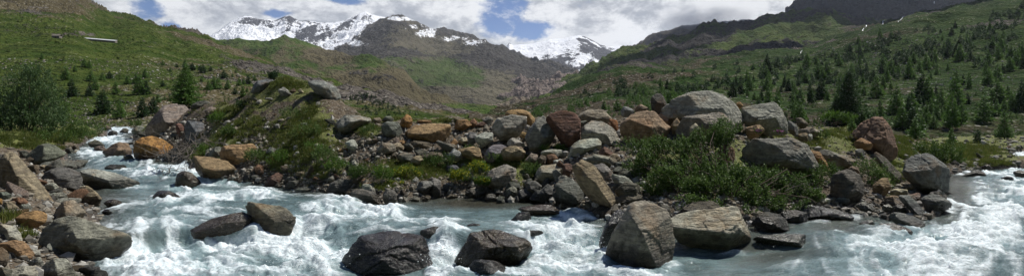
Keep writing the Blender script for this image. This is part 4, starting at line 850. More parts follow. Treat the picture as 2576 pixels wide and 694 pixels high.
# right hand group
R(0, [(1658, 288), (1690, 257), (1720, 242), (1760, 228), (1800, 228), (1838, 248), (1856, 275), (1877, 316), (1862, 328), (1800, 318), (1700, 306)], (.27, .268, .255), 'huge grey domed boulder on the skyline of the bank', dr=1.0, fac=[(.35, 1.1, .75), (-.5, .5, .8), (.2, -.2, .9)], Y=15.4)
R(10, [(40, 300), (80, 240), (170, 225), (260, 222), (332, 290), (300, 335), (150, 340), (50, 345)], (.20, .185, .165), 'cracked grey rock mass under the huge domed boulder', Y=14.9)
R(9, [(740, 232), (790, 218), (822, 270), (802, 302), (760, 270)], (.24, .17, .12), 'tan brown piece between the orange tan and the domed boulder', Y=16)
R(9, [(800, 292), (830, 250), (867, 300), (842, 332), (812, 325)], (.25, .20, .13), 'tan peaked stone against the domed boulder', Y=15.4)
R(9, [(890, 300), (920, 275), (950, 300), (940, 325), (900, 325)], 'cream', 'cream stone low in front of the domed boulder', Y=14.6)
R(10, [(363, 210), (430, 190), (500, 172), (560, 200), (587, 250), (592, 312), (560, 322), (480, 285), (393, 282)], (.24, .24, .225), 'grey boulder with an overhanging right end', fac=[(.1, 1.3, .6), (.2, -.6, .75), (-.6, .2, .95)], Y=15.6)
R(10, [(383, 302), (450, 282), (477, 310), (440, 342), (398, 347)], (.28, .20, .12), 'ochre block propping the overhanging grey boulder', Y=15)
R(10, [(588, 262), (640, 290), (642, 335), (590, 312)], (.20, .20, .195), 'grey shard right of the overhanging boulder', Y=16)
R(10, [(628, 252), (660, 248), (690, 280), (667, 302), (638, 287)], 'brown', 'dark brown stone alone on the turf', Y=17.5)
R(10, [(633, 312), (720, 298), (757, 325), (700, 345), (640, 342)], 'pink', 'flat pinkish slab on the turf', Y=16.6)
R(10, [(640, 330), (690, 322), (690, 362), (655, 362)], 'tan', 'tan block under the flat pinkish slab', Y=16)
R(10, [(690, 330), (710, 325), (712, 350), (695, 362)], 'white', 'white upright sliver by the flat pinkish slab', Y=15.8)
R(10, [(340, 180), (355, 172), (372, 190), (352, 205)], 'ochre', 'ochre stone in the gap behind the domed boulder', Y=17)
R(10, [(358, 392), (400, 352), (520, 342), (620, 352), (700, 402), (742, 482), (722, 532), (580, 522), (500, 505), (368, 475)], (.20, .198, .185), 'broad grey boulder with a mossy top behind the willow bush', dr=.9, fac=[(.5, .5, .85), (-.4, .1, .8), (.9, -.1, .95), (.1, 1.5, .85)], Y=13.9)
R(10, [(700, 405), (760, 430), (802, 502), (782, 515), (740, 485)], (.29, .18, .08), 'ochre edge slab on the right of the mossy topped boulder', Y=14.2)
R(10, [(228, 425), (280, 378), (332, 400), (334, 455), (250, 475)], (.17, .10, .06), 'rust brown rock showing inside the willow bush', Y=13.2)
R(10, [(740, 402), (850, 420), (932, 460), (902, 492), (810, 502), (762, 445)], (.19, .18, .16), 'layered grey outcrop below the turf on the right', rough=.08, Y=15.4)
R(10, [(795, 545), (830, 512), (900, 500), (947, 540), (962, 622), (902, 672), (830, 655), (795, 605)], (.115, .11, .10), 'dark upright block at the foot of the turf slope', fac=[(.6, .3, .9), (-.4, .1, .9)], Y=12.3)
R(10, [(880, 500), (895, 483), (935, 490), (942, 515), (900, 515)], (.14, .10, .075), 'brown cap stone on the dark upright block', Y=12.6)
R(10, [(735, 657), (765, 642), (782, 655), (748, 674)], 'white', 'white stone at the right end of the willow bush')
R(11, [(148, 322), (190, 270), (240, 243), (310, 243), (347, 290), (374, 390), (342, 447), (300, 422), (240, 395), (200, 355)], (.19, .125, .085), 'big reddish brown boulder standing on the turf', fac=[(-.5, .8, .8), (.7, .0, .9)], Y=16.8)
R(11, [(158, 372), (190, 347), (252, 380), (242, 400), (170, 397)], (.32, .19, .10), 'small ochre slab in front of the big reddish brown boulder', Y=15.8)
R(11, [(165, 402), (200, 400), (215, 440), (170, 432)], 'grey', 'grey stone under the small ochre slab', Y=15.5)
R(11, [(392, 492), (420, 445), (480, 418), (560, 460), (627, 525), (612, 592), (520, 607), (430, 562), (400, 532)], (.155, .16, .16), 'large dark grey boulder beside the right hand river', fac=[(-.1, 1.2, .65), (.2, -.3, .85)])
R(11, [(248, 585), (290, 545), (325, 540), (342, 590), (302, 634), (260, 622)], (.20, .14, .08), 'brown rounded boulder right of the dark upright block')
R(11, [(250, 455), (280, 402), (330, 450), (392, 510), (382, 572), (300, 505)], (.17, .155, .13), 'earthy grey rock in the slope under the reddish brown boulder', Y=14.5)
R(11, [(333, 602), (360, 592), (420, 600), (427, 625), (350, 632)], 'cream', 'cream flat stone by the brown rounded boulder')
R(11, [(405, 580), (425, 570), (450, 585), (445, 602), (410, 600)], 'pink', 'pink stone under the large dark grey boulder')
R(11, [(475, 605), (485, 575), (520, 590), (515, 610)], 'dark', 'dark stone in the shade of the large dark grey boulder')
R(5, [(640, 362), (690, 308), (750, 303), (792, 350), (740, 372), (660, 372)], (.23, .165, .10), 'brown boulder in the stones of the right point')
R(5, [(738, 307), (780, 298), (850, 355), (880, 400), (850, 414), (800, 382)], (.19, .195, .19), 'long grey boulder sloping to the right hand river')
R(5, [(848, 312), (880, 292), (970, 310), (1002, 345), (960, 377), (880, 387)], (.19, .195, .195), 'smooth grey slab dipping into the right hand river', p=14)
R(5, [(790, 300), (850, 290), (855, 325), (830, 335)], 'rust', 'rust stone between the long grey boulder and the smooth slab')
R(5, [(700, 372), (740, 345), (790, 365), (802, 397), (740, 397)], 'grey', 'grey rounded rock under the brown boulder of the right point')
R(5, [(690, 398), (740, 383), (820, 405), (872, 440), (862, 464), (800, 457), (720, 432)], (.26, .265, .265), 'shiny pale wet slab at the right point', wet=False, p=14)
R(5, [(625, 482), (640, 445), (700, 432), (760, 450), (802, 465), (810, 492), (700, 492)], 'wetbrown', 'low dark brown rock in the shallows of the right point', wet=True)
R(5, [(528, 352), (560, 330), (620, 355), (647, 380), (620, 397), (560, 372)], 'grey', 'grey slab among the stones of the right point')
R(5, [(658, 352), (690, 342), (717, 365), (702, 387), (665, 382)], 'pale', 'pale stone in front of the brown boulder of the right point')
R(5, [(438, 382), (470, 362), (512, 370), (492, 392)], 'pale', 'pale flat stone left among the stones of the right point')
R(5, [(503, 387), (540, 375), (582, 385), (577, 400), (515, 400)], 'pale', 'second pale flat stone right of the first one at the right point')
R(5, [(640, 395), (650, 372), (672, 378), (668, 402)], 'white', 'small whitish stone at the waterline of the right point')
R(5, [(580, 400), (590, 375), (612, 385), (600, 410)], 'grey', 'small grey stone at the waterline of the right point')
R(5, [(548, 440), (570, 425), (610, 422), (625, 438), (600, 450)], 'wet', 'dark flat stone awash before the right point', wet=True)
R(5, [(225, 392), (280, 345), (400, 355), (522, 400), (512, 422), (330, 432), (230, 418)], (.10, .10, .10), 'dark wet slab under the right end of the willow bush', wet=True)
R(5, [(28, 512), (100, 485), (200, 482), (272, 500), (300, 560), (270, 577), (180, 562), (60, 532)], (.12, .12, .085), 'flat mossy wet rock in the shallows right of the pale boulder', wet=True, fac=[(0, 2.2, .4), (.3, -.3, .9)])
R(5, [(350, 620), (400, 580), (470, 595), (462, 640), (390, 645)], 'wetbrown', 'brown rock under running water in the lower right', wet=True, p=10, lift=0)
R(6, [(440, 290), (455, 275), (487, 295), (480, 305), (440, 305)], 'dark', 'dark stone at the water under the large dark grey boulder')
R(6, [(530, 205), (570, 187), (620, 175), (652, 205), (600, 214), (540, 214)], (.24, .24, .225), 'grey boulder at the head of the right hand river')
R(6, [(775, 192), (800, 178), (845, 180), (870, 200), (850, 217), (790, 214)], (.15, .145, .12), 'rounded brown grey rock at the right edge of the view')
R(6, [(718, 220), (760, 207), (782, 222), (745, 230)], 'wet', 'low dark rock in the river near the right edge', wet=True)
R(6, [(623, 165), (650, 150), (674, 165), (662, 185), (630, 184)], (.22, .17, .12), 'brown rock above the head of the right hand river')
R(6, [(668, 120), (690, 105), (712, 118), (690, 126)], 'pale', 'pale stone on the gravel flat')
R(6, [(580, 130), (600, 120), (620, 132), (600, 140)], 'grey', 'grey stone on the gravel flat left of the pale one')
R(6, [(265, 250), (285, 245), (298, 268), (280, 280), (262, 270)], 'pink', 'pinkish stone left of the large dark grey boulder')
# boulders in the river
R(2, [(285, 380), (300, 342), (360, 328), (440, 345), (520, 375), (535, 402), (507, 452), (500, 497), (420, 512), (370, 517), (310, 502), (298, 440)], (.22, .195, .155), 'large brown grey boulder in midstream at the right end of the wet ledge', fac=[(.45, 1.1, .72), (-.7, -.1, .75), (.3, -.5, .95)], rough=.06)
R(2, [(20, 455), (100, 422), (180, 400), (290, 378), (320, 400), (310, 480), (200, 492), (40, 495)], 'wetbrown', 'long wet brown ledge reaching left from the midstream boulder', wet=True, dr=.8, Y=10.15, rough=.07, name='rock_ledge', fac=[(0, 1.8, .5), (0, -.1, .8)])
R(0, [(860, 655), (868, 630), (900, 600), (950, 583), (1010, 576), (1050, 586), (1075, 615), (1098, 650), (1095, 700), (1000, 725), (880, 720)], (.045, .044, .046), 'big black wet boulder at the bottom centre', wet=True, dr=.9, p=26, rough=.07, fac=[(-.1, .9, .8), (.4, .1, .9), (-.8, .3, .95)], Y=8.3)
R(3, [(225, 472), (280, 452), (360, 462), (370, 480), (332, 517), (250, 522)], (.07, .066, .055), 'small black wet rock upstream of the black boulder', wet=True)
R(3, [(395, 620), (440, 540), (470, 480), (600, 462), (722, 500), (742, 545), (777, 580), (742, 632), (640, 647), (480, 662)], (.115, .09, .05), 'broad brown wet boulder with water sliding off it', wet=True, dr=1.0, rough=.08, fac=[(.1, 1.5, .6), (.1, -.2, .85), (-.6, .3, .9)], p=30)
R(3, [(430, 690), (500, 612), (600, 620), (692, 667), (650, 720), (450, 725)], (.05, .048, .044), 'black wet rock under the broad brown boulder', wet=True, Y=8.2)
R(3, [(453, 450), (490, 435), (522, 442), (502, 457)], 'wet', 'little dark stone awash above the broad brown boulder', wet=True)
R(3, [(703, 372), (750, 350), (850, 345), (920, 390), (912, 407), (760, 404)], (.14, .105, .06), 'flat brown wet slab at the foot of the heap', wet=True, fac=[(0, 2.0, .45), (0, -.4, .8)])
R(3, [(665, 425), (700, 385), (760, 380), (770, 410), (700, 440)], (.05, .048, .045), 'dark wet rock left under the flat brown slab', wet=True)
R(3, [(720, 500), (760, 470), (830, 470), (830, 490), (760, 505)], (.08, .08, .075), 'sunken dark rock below the flat brown slab', wet=True, p=10)
R(4, [(187, 522), (230, 440), (300, 365), (317, 400), (262, 502), (200, 552)], (.045, .045, .045), 'black leaning slab against the big grey boulder', wet=True, Y=9.5)
R(4, [(215, 585), (300, 432), (345, 360), (400, 320), (500, 340), (522, 380), (562, 520), (562, 622), (480, 687), (330, 667), (220, 612)], (.235, .215, .18), 'big pointed grey boulder standing in the river', dr=1.05, fac=[(.75, .75, .72), (-.75, -.25, .62), (.15, -.55, .8)], rough=.028, sink=.04, Y=8.6)
R(4, [(525, 402), (620, 375), (780, 347), (860, 360), (892, 410), (932, 520), (880, 562), (800, 602), (640, 562), (560, 502)], (.37, .35, .30), 'big pale flat faced boulder right of the pointed one', dr=1.0, fac=[(.05, .95, .55), (.0, -1.2, .5), (.8, .1, .95)], rough=.028, sink=.0, Y=9.4)
R(4, [(488, 342), (530, 345), (542, 400), (510, 382)], (.10, .095, .085), 'dark stone behind the shoulder of the pointed boulder', Y=10.6)
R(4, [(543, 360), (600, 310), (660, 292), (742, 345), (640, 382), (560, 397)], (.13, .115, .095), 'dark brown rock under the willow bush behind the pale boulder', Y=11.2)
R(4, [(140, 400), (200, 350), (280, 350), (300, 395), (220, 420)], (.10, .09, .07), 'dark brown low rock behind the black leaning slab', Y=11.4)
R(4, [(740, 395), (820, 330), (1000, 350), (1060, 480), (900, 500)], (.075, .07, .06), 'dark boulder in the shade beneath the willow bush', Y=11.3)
R(4, [(560, 400), (640, 340), (760, 330), (800, 380), (700, 430)], (.09, .08, .062), 'boulder added dark for the shadow under the middle of the willow bush')  # from here, dark colours of added rocks stand in for shadow under the bush
R(4, [(930, 420), (1000, 380), (1090, 400), (1120, 470), (1000, 490)], (.07, .066, .055), 'low rock added dark for the shadow at the water under the willow bush')
R(4, [(1060, 400), (1130, 370), (1210, 395), (1200, 440), (1100, 445)], (.085, .08, .07), 'rock added dark for the shadow, right of the other one under the willow bush')
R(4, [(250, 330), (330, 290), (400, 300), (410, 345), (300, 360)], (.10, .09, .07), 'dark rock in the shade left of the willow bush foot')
R(0, [(1330, 500), (1350, 478), (1390, 476), (1402, 498), (1370, 512)], 'dark', 'dark rock at the water in the middle of the heap')
R(0, [(1545, 480), (1575, 455), (1610, 462), (1612, 500), (1570, 512)], (.10, .095, .08), 'dark rock right of the long brown boulder')
R(0, [(270, 338), (280, 328), (296, 332), (294, 343)], 'dark', 'dark stone in the white upstream rapids')
R(0, [(300, 332), (310, 322), (324, 326), (320, 337)], 'grey', 'grey stone in the white upstream rapids')
R(0, [(258, 326), (270, 316), (282, 320), (280, 329)], 'brown', 'brown stone at the left edge of the upstream rapids')
R(0, [(330, 330), (345, 316), (366, 318), (368, 336), (345, 340)], 'grey', 'grey rock at the right edge of the upstream rapids')
R(0, [(900.5, 444.5), (890.1, 432.7), (898.6, 420.7), (920.0, 424.8), (919.5, 438.6)], 'grey', 'grey block above the dark sloping slab')
R(0, [(1005.0, 358.8), (1018.8, 371.2), (1007.6, 382.4), (984.8, 379.2), (979.3, 364.7)], 'tan', 'tan block in the rubble above the yellow flowers')
R(0, [(1076.1, 390.2), (1060.1, 394.0), (1044.6, 389.4), (1042.3, 379.5), (1059.9, 375.6), (1077.5, 379.9)], 'dark', 'dark flat block above the grassy shelf')
R(0, [(1137.4, 361.1), (1150.4, 370.3), (1141.2, 380.8), (1122.0, 381.6), (1112.9, 373.8), (1118.4, 362.5)], 'grey', 'grey angular block left of the layered tan rock')
R(0, [(1206.3, 459.0), (1223.9, 458.4), (1235.8, 470.2), (1223.8, 480.3), (1204.4, 480.7), (1196.8, 469.8)], 'brown', 'brown block at the waterline below the yellow clumps')
R(0, [(1280.8, 456.3), (1307.4, 460.7), (1312.1, 476.5), (1286.9, 484.2), (1271.0, 472.5)], 'dark', 'dark block left of the dark grey flat rock')
R(0, [(1004.2, 480.7), (1020.8, 480.5), (1028.0, 489.9), (1015.8, 496.9), (997.4, 494.2), (994.9, 486.1)], 'brown', 'brown block at the water under the grassy shelf')
R(0, [(926.3, 480.7), (907.9, 474.3), (913.6, 461.2), (935.4, 458.3), (942.8, 472.8)], 'rust', 'rusty block at the water right of the dark boulder')
R(0, [(726.4, 457.4), (727.7, 445.9), (746.4, 442.7), (755.5, 452.3), (744.7, 464.1)], 'dark', 'dark block on the shore below the mound')
R(0, [(644.7, 426.8), (657.8, 439.8), (645.0, 451.1), (626.5, 446.6), (626.3, 432.8)], 'brown', 'brown block right of the brown wedge boulder')
R(0, [(1425.7, 440.9), (1438.8, 451.1), (1433.4, 466.2), (1413.7, 469.6), (1402.4, 459.7), (1405.0, 441.0)], 'grey', 'grey block in the heap under the cream grey slab')
R(0, [(1588.3, 430.8), (1588.3, 447.5), (1569.7, 456.6), (1550.3, 448.4), (1550.6, 432.1), (1570.3, 423.1)], 'dark', 'dark block at the left foot of the willow bush')
R(0, [(1539.5, 411.3), (1526.6, 404.9), (1530.3, 393.5), (1542.7, 385.7), (1556.7, 390.3), (1561.3, 401.2), (1555.2, 411.8)], 'tan', 'tan block beside the grey green rock of the heap')
R(0, [(1603.0, 508.4), (1630.3, 503.6), (1651.7, 516.5), (1637.9, 531.0), (1608.8, 533.7), (1587.2, 522.8)], 'dark', 'dark block behind the pointed boulder')
R(0, [(1541.8, 527.7), (1550.0, 540.4), (1539.9, 552.8), (1517.5, 551.0), (1507.8, 539.7), (1521.1, 528.2)], 'brown', 'brown block at the water left of the black leaning slab')
R(0, [(2101.9, 502.1), (2114.9, 495.0), (2135.1, 495.1), (2138.3, 507.5), (2125.2, 518.0), (2106.6, 513.0)], 'grey', 'grey block below the dark upright block')
R(0, [(2276.6, 508.8), (2273.0, 497.7), (2284.3, 488.5), (2301.9, 490.8), (2307.1, 502.7), (2295.0, 511.0)], 'brown', 'brown block left of the long grey boulder')
R(0, [(40.7, 510.6), (67.0, 505.7), (81.1, 520.7), (66.1, 533.7), (39.6, 527.6)], 'grey', 'grey block behind the pale block on the left bank')
R(0, [(193.3, 434.8), (213.2, 436.7), (216.9, 450.7), (197.2, 455.9), (180.3, 446.5)], 'dark', 'dark block under the long pale slab')
R(0, [(49.4, 410.1), (43.0, 424.5), (17.8, 425.8), (8.3, 411.9), (28.8, 400.9)], 'brown', 'brown block behind the tall tan boulder')
R(0, [(131.2, 492.6), (147.4, 482.9), (165.5, 489.6), (173.6, 501.8), (162.6, 511.9), (141.4, 512.9), (126.4, 505.2)], 'grey', 'grey block between the peaked rocks of the left bank')
R(0, [(273.4, 697.5), (246.5, 704.3), (227.8, 692.8), (238.1, 676.6), (268.9, 680.6)], 'dark', 'dark block at the bottom edge by the pale boulder')
# ------------------------------------------------------------------ smaller stones
rng = np.random.RandomState(5)
stone_me = []
for i in range(14):
    rs = np.random.RandomState(900 + i); pl = []
    for _ in range(13):
        n = rs.randn(3); n /= np.linalg.norm(n); pl.append((n, rs.uniform(.75, 1.1) * (1, .8, .62)[np.argmax(np.abs(n * (1, 1, 1.25)))]))
    v, f = rock_shape(None, pl, 4 if i < 8 else 3, 900 + i, 1.0, rough=.07)
    stone_me.append(mesh_np('stone', v, f, mat=M['rock'], attrs={'wl': np.full(len(v), .25)}))
PALW = [('grey', 5), ('dark', 3), ('pale', 3), ('tan', 3), ('brown', 3), ('rust', 1.2), ('green', 2), ('pink', 1), ('white', .5), ('ochre', .7)]
pn = [a for a, b in PALW]; pw = np.array([b for a, b in PALW]); pw = pw / pw.sum()
# (row of picture points, how many, size in picture points, label, group)
ZONES = [
 ([(20, 400), (60, 380), (200, 400), (215, 480), (230, 520), (60, 560), (10, 500)], 19, (18, 42), 'stone lying between the boulders of the left bank', 'stones among the left bank boulders'),
 ([(60, 640), (30, 600), (100, 560), (140, 560), (220, 680), (80, 690)], 6, (18, 40), 'stone at the foot of the boulders in the lower left corner', 'stones in the lower left corner'),
 ([(175, 378), (215, 352), (268, 330), (268, 345), (220, 370), (180, 392)], 14, (7, 15), 'small stone in the rubble left of the upstream channel', 'stones left of the upstream channel'),
 ([(335, 320), (380, 345), (340, 400), (330, 350), (345, 318)], 6, (8, 18), 'small stone in the rubble right of the upstream channel', 'stones right of the upstream channel'),
 ([(400, 395), (470, 380), (490, 330), (470, 300), (420, 350)], 8, (9, 20), 'small stone in the rubble under the big pinkish boulder', 'stones under the pinkish boulder'),
 ([(600, 445), (700, 455), (860, 480), (860, 440), (700, 420), (620, 430)], 19, (12, 30), 'small stone at the waterline below the mound', 'waterline stones below the mound'),
 ([(860, 485), (960, 500), (1090, 498), (1290, 500), (1290, 470), (1090, 470), (900, 455)], 22, (14, 32), 'small stone at the waterline under the grassy shelf', 'waterline stones under the grassy shelf'),
 ([(900, 380), (960, 345), (1100, 370), (1240, 370), (1240, 400), (960, 405)], 19, (15, 34), 'stone in the rubble above the grassy shelf', 'stones above the grassy shelf'),
 ([(1130, 300), (1240, 305), (1240, 350), (1130, 340)], 7, (10, 22), 'stone in the rubble wall left of the pale sharp edged boulder', 'stones of the rubble wall'),
 ([(1280, 350), (1560, 340), (1590, 460), (1500, 500), (1300, 480)], 26, (18, 44), 'stone filling the gaps of the big boulder heap', 'stones in the boulder heap'),
 ([(640, 240), (760, 230), (850, 290), (860, 350), (700, 330), (600, 330)], 26, (6, 17), 'small pale stone on the gravel face of the mound', 'stones on the mound'),
 ([(2060, 545), (2100, 500), (2250, 505), (2330, 545), (2240, 550)], 19, (9, 20), 'small stone in the rubble of the right point', 'stones of the right point'),
 ([(2070, 350), (2200, 345), (2230, 400), (2120, 380)], 8, (6, 16), 'small stone on the turf of the right slope', 'stones on the right turf'),
 ([(2280, 345), (2420, 350), (2560, 372), (2570, 412), (2400, 430), (2390, 380)], 33, (6, 16), 'stone on the gravel flat beside the right hand river', 'stones on the right gravel flat'),
 ([(2130, 470), (2280, 430), (2290, 480), (2200, 520)], 8, (9, 20), 'small stone on the earthy slope at the right', 'stones on the right earthy slope'),
]
def in_poly(poly, x, y):
    c = False; n = len(poly)
    for i in range(n):
        ax, ay = poly[i]; bx, by = poly[(i + 1) % n]
        if (ay > y) != (by > y) and x < (bx - ax) * (y - ay) / (by - ay) + ax: c = not c
    return c
def rnd_in(poly, rng=rng):
    p = np.array(poly); lo, hi = p.min(0), p.max(0)
    while True:
        x, y = rng.uniform(lo[0], hi[0]), rng.uniform(lo[1], hi[1])
        if in_poly(poly, x, y): return x, y
for poly, n, (s0, s1), lab, grp in ZONES:
    for _ in range(n):
        x, y = rnd_in(poly); d = drop(x, y, ['ground'])
        if d is None: continue
        s = s0 * (s1 / s0) ** (rng.rand() ** 1.6) * d[1] / F * .5
        o = link('stone', stone_me[rng.randint(8 if s0 >= 9 else 14)], loc=(d[0], d[1], d[2] + s * .25), label=lab, cat='stone', group=grp, color=np.array(PAL[pn[rng.choice(len(pn), p=pw)]]) * rng.uniform(.75, 1.15))
        o.scale = (s * rng.uniform(.9, 1.4), s * rng.uniform(.8, 1.2), s * rng.uniform(.6, 1.1)); o.rotation_euler = (rng.uniform(-.5, .5), rng.uniform(-.5, .5), rng.uniform(0, 6.28))
# gravel: one scattered mass
def scatter_chips(name, pts, sizes, mat, label, tint=None):
    b, f0 = ico(1); n = len(pts); rs = np.random.RandomState(len(pts))
    sel = rs.rand(n, 1, 1)
    jig = 1 + rs.uniform(-.32, .32, (n, len(b)))
    v = b[None] * jig[..., None] * sizes[:, None, None] * rs.uniform(.6, 1.3, (n, 1, 3)) + pts[:, None]
    f = (f0[None] + (np.arange(n) * len(b))[:, None, None]).reshape(-1, 3)
    me = mesh_np(name, v.reshape(-1, 3), f, mat=mat, smooth=False, attrs={'tint': np.repeat(rs.rand(n), len(b))})
    return link(name, me, label=label, kind='stuff')
m, g = newmat('chips'); M['chips'] = m
t = g.attr('tint'); pos = g.new('ShaderNodeNewGeometry').outputs['Position']
c = g.mix(g.ramp(t, 0, .5), (.07, .068, .064), (.20, .175, .14)); c = g.mix(g.ramp(t, .5, .8), c, (.27, .26, .24)); c = g.mix(g.ramp(t, .85, 1), c, (.42, .41, .39))
principled(g, g.scale(c, g.mix(g.noise(pos, 30, 4), (.6, .6, .6), (1.25, 1.25, 1.2))), .9, None, .2)
gx = rng.uniform(-50, 2640, 42000); ty = rng.uniform(300, 694, 42000)
d = dropv(gx, ty, ['ground']); ok = ~np.isnan(d[:, 0]) & (d[:, 1] < 60); d = d[ok]; gx = gx[ok]; ty = ty[ok]
wz = water_base(gx, d[:, 1]); gg = blobs(gx, ty, GREEN)
j = np.round((gx - pxs[0]) / (pxs[1] - pxs[0])).astype(int); kk = np.argmin(np.abs(YG[:, 0][:, None] - d[:, 1][None]), 0) if len(d) < 1 else np.searchsorted(YG[:, 0], d[:, 1])
dz = ZG[np.clip(kk, 0, NR - 1), j] - wz; dd_ = DG[np.clip(kk, 0, NR - 1), j]
ok = (dz > -.12) & (dd_ > -.5) & (rng.rand(len(d)) > gg * .9) & ((gx > 230) | (rng.rand(len(d)) < .5)); d = d[ok]; d[:, 2] = ZG[np.clip(kk, 0, NR - 1), j][ok]
szs = (.018 + .085 * rng.rand(len(d)) ** 5) * (1 + np.maximum(0, (d[:, 1] - 14) / 25))
scatter_chips('gravel', d, szs, M['chips'], 'gravel and pebbles strewn over the river banks')
# scattered rubble over the hillsides
def hill_scatter(names, poly, n, s0, s1, seed, dens=None):
    rs = np.random.RandomState(seed); q = poly_pts(poly, n * 4, rs)
    if dens is not None: q = q[rs.rand(len(q)) < dens(q[:, 0], q[:, 1])]
    d = dropv(q[:, 0], q[:, 1], names); d = d[~np.isnan(d[:, 0])]
    d = d[fbm(d[:, 0] * .03, d[:, 1] * .03, seed=seed, oct=3) + rs.rand(len(d)) * .6 > .25][:n]
    return d, d[:, 1] / F * s0 * (s1 / s0) ** (rs.rand(len(d)) ** 3) * .5
a, b = hill_scatter(['left_hill'], [(0, 150), (300, 150), (640, 170), (860, 245), (900, 290), (500, 300), (300, 325), (0, 330)], 5000, 1.2, 7, 7, lambda x, y: .25 + .75 * (y - 150) / 150)
scatter_chips('scree', a, b, M['chips'], 'rubble scattered over the lower part of the left hillside')
a, b = hill_scatter(['right_hillside'], [(1300, 290), (1450, 225), (1900, 160), (2200, 100), (2576, 60), (2576, 368), (2200, 345), (1900, 325), (1500, 305)], 7000, 1.2, 6, 8)
scatter_chips('rubble', a, b, M['chips'], 'rubble scattered over the right hillside')

# ------------------------------------------------------------------ plants
def cards(P, D, W, L, tint, rs, curve=0):
    """leaf-like quads: base points P, unit directions D, width W, length L"""
    n = len(P); up = rs.randn(n, 3); s = np.cross(D, up); s /= np.linalg.norm(s, axis=1)[:, None] + 1e-9
    W = np.broadcast_to(W, n)[:, None]; L = np.broadcast_to(L, n)[:, None]
    v = np.stack([P, P + D * L * .45 + s * W * .5, P + D * L, P + D * L * .45 - s * W * .5], 1).reshape(-1, 3)
    f = np.arange(n * 4).reshape(n, 4); return v, f, np.repeat(tint, 4)
def unit(v): return v / (np.linalg.norm(v, axis=-1, keepdims=True) + 1e-9)
def tube(pts, r0, r1, seg=5):
    pts = np.array(pts, float); n = len(pts); rr = np.linspace(r0, r1, n)
    vs = []
    for i in range(n):
        t = unit(pts[min(i + 1, n - 1)] - pts[max(i - 1, 0)]); a = unit(np.cross(t, (.3, .2, 1) if abs(t[2]) < .9 else (1, 0, 0))); b = np.cross(t, a)
        an = np.arange(seg) / seg * 2 * np.pi
        vs.append(pts[i] + rr[i] * (np.cos(an)[:, None] * a + np.sin(an)[:, None] * b))
    v = np.vstack(vs); i = np.arange(n * seg).reshape(n, seg); j = np.roll(i, -1, 1)
    return v, np.stack([i[:-1], j[:-1], j[1:], i[1:]], -1).reshape(-1, 4)
def join(parts):
    vs, fs, k = [], [], 0
    for v, f in parts: vs.append(v); fs.append(f + k); k += len(v)
    return np.vstack(vs), np.vstack(fs)
def conifer_meshes(seed, R=.27, nwh=26, per=7, leaves=5, mat='larch', droop=.15, lw=.05, ll=.11, gap=.0):
    """unit-height conifer: returns trunk mesh and crown mesh"""
    rs = np.random.RandomState(seed); P, D, L, T, br = [], [], [], [], []
    lean = rs.uniform(-.02, .02, 2); side = rs.uniform(.8, 1.2, 8)
    for w in range(nwh):
        h = .04 + .95 * (w + rs.rand() * .6) / nwh
        prof = (1 - h) ** .85 * (.35 + .65 * min(1, h / .10)) * rs.uniform(.7, 1.18)
        if rs.rand() < gap: continue
        for b in range(per):
            az = rs.uniform(0, 6.283); l = R * prof * rs.uniform(.6, 1.15) * side[int(az / .7854) % 8]
            base = np.array([lean[0] * h, lean[1] * h, h]); d = np.array([math.cos(az), math.sin(az), .12 - droop])
            if w % 2 == 0 and b < 3: br.append(tube([base, base + d * l * .9], .005, .001, 3))
            n = max(2, int(leaves * (.4 + l / R)))
            t = rs.uniform(.12, 1.0, n); q = base + d * l * t[:, None] + rs.randn(n, 3) * (.012, .012, .010)
            q[:, 2] += -.10 * l * t ** 2 + .03 * t
            dd = unit(d * .9 + rs.randn(n, 3) * .55 + (0, 0, .12))
            P.append(q); D.append(dd); L.append(np.full(n, ll * (.45 + .75 * (1 - h)))); T.append(np.clip(.25 + .55 * t * rs.uniform(.5, 1.1) + rs.randn(n) * .12, 0, 1))
    P, D, L, T = np.vstack(P), np.vstack(D), np.concatenate(L), np.concatenate(T)
    v, f, t = cards(P, D, L * lw / ll, L, T, rs)
    crown = mesh_np('crown', v, f, mat=M[mat], smooth=False, attrs={'tint': t})
    tv, tf = join([tube([(0, 0, -.03), (lean[0] * .5, lean[1] * .5, .5), (lean[0], lean[1], .98)], .018, .002, 6)] + br)
    return mesh_np('trunk', tv, tf, mat=M['bark']), crown
def whole(tr, cr, name):
    """small far trees: trunk and crown in one mesh"""
    a, b = tr, cr; na = len(a.vertices)
    def arr(me):
        v = np.empty(len(me.vertices) * 3, np.float32); me.vertices.foreach_get('co', v); f = np.empty(len(me.loops), np.int32); me.loops.foreach_get('vertex_index', f); return v.reshape(-1, 3), f.reshape(-1, 4)
    va, fa = arr(a); vb, fb = arr(b); t = np.empty(len(vb), np.float32); b.attributes['tint'].data.foreach_get('value', t)
    me = mesh_np(name, np.vstack([va, vb]), np.vstack([fa, fb + na]), mat=M['bark'], smooth=False, attrs={'tint': np.concatenate([np.zeros(na), t])})
    me.materials.append(b.materials[0]); me.polygons.foreach_set('material_index', np.r_[np.zeros(len(fa), np.int32), np.ones(len(fb), np.int32)]); return me
KIT = dict(larch=[conifer_meshes(300 + i, R=.27 + .03 * (i % 3), per=8, nwh=24, leaves=5) for i in range(6)],
           spruce=[conifer_meshes(320 + i, R=.27 + .03 * (i % 3), mat='spruce', droop=.28, per=8, nwh=24, leaves=6) for i in range(5)],
           round=[conifer_meshes(340 + i, R=.42, mat='spruce', droop=0, nwh=18, per=10, leaves=6, ll=.14) for i in range(3)])
SMALL = {k: [whole(a, b, 'conifer') for a, b in v] for k, v in KIT.items()}
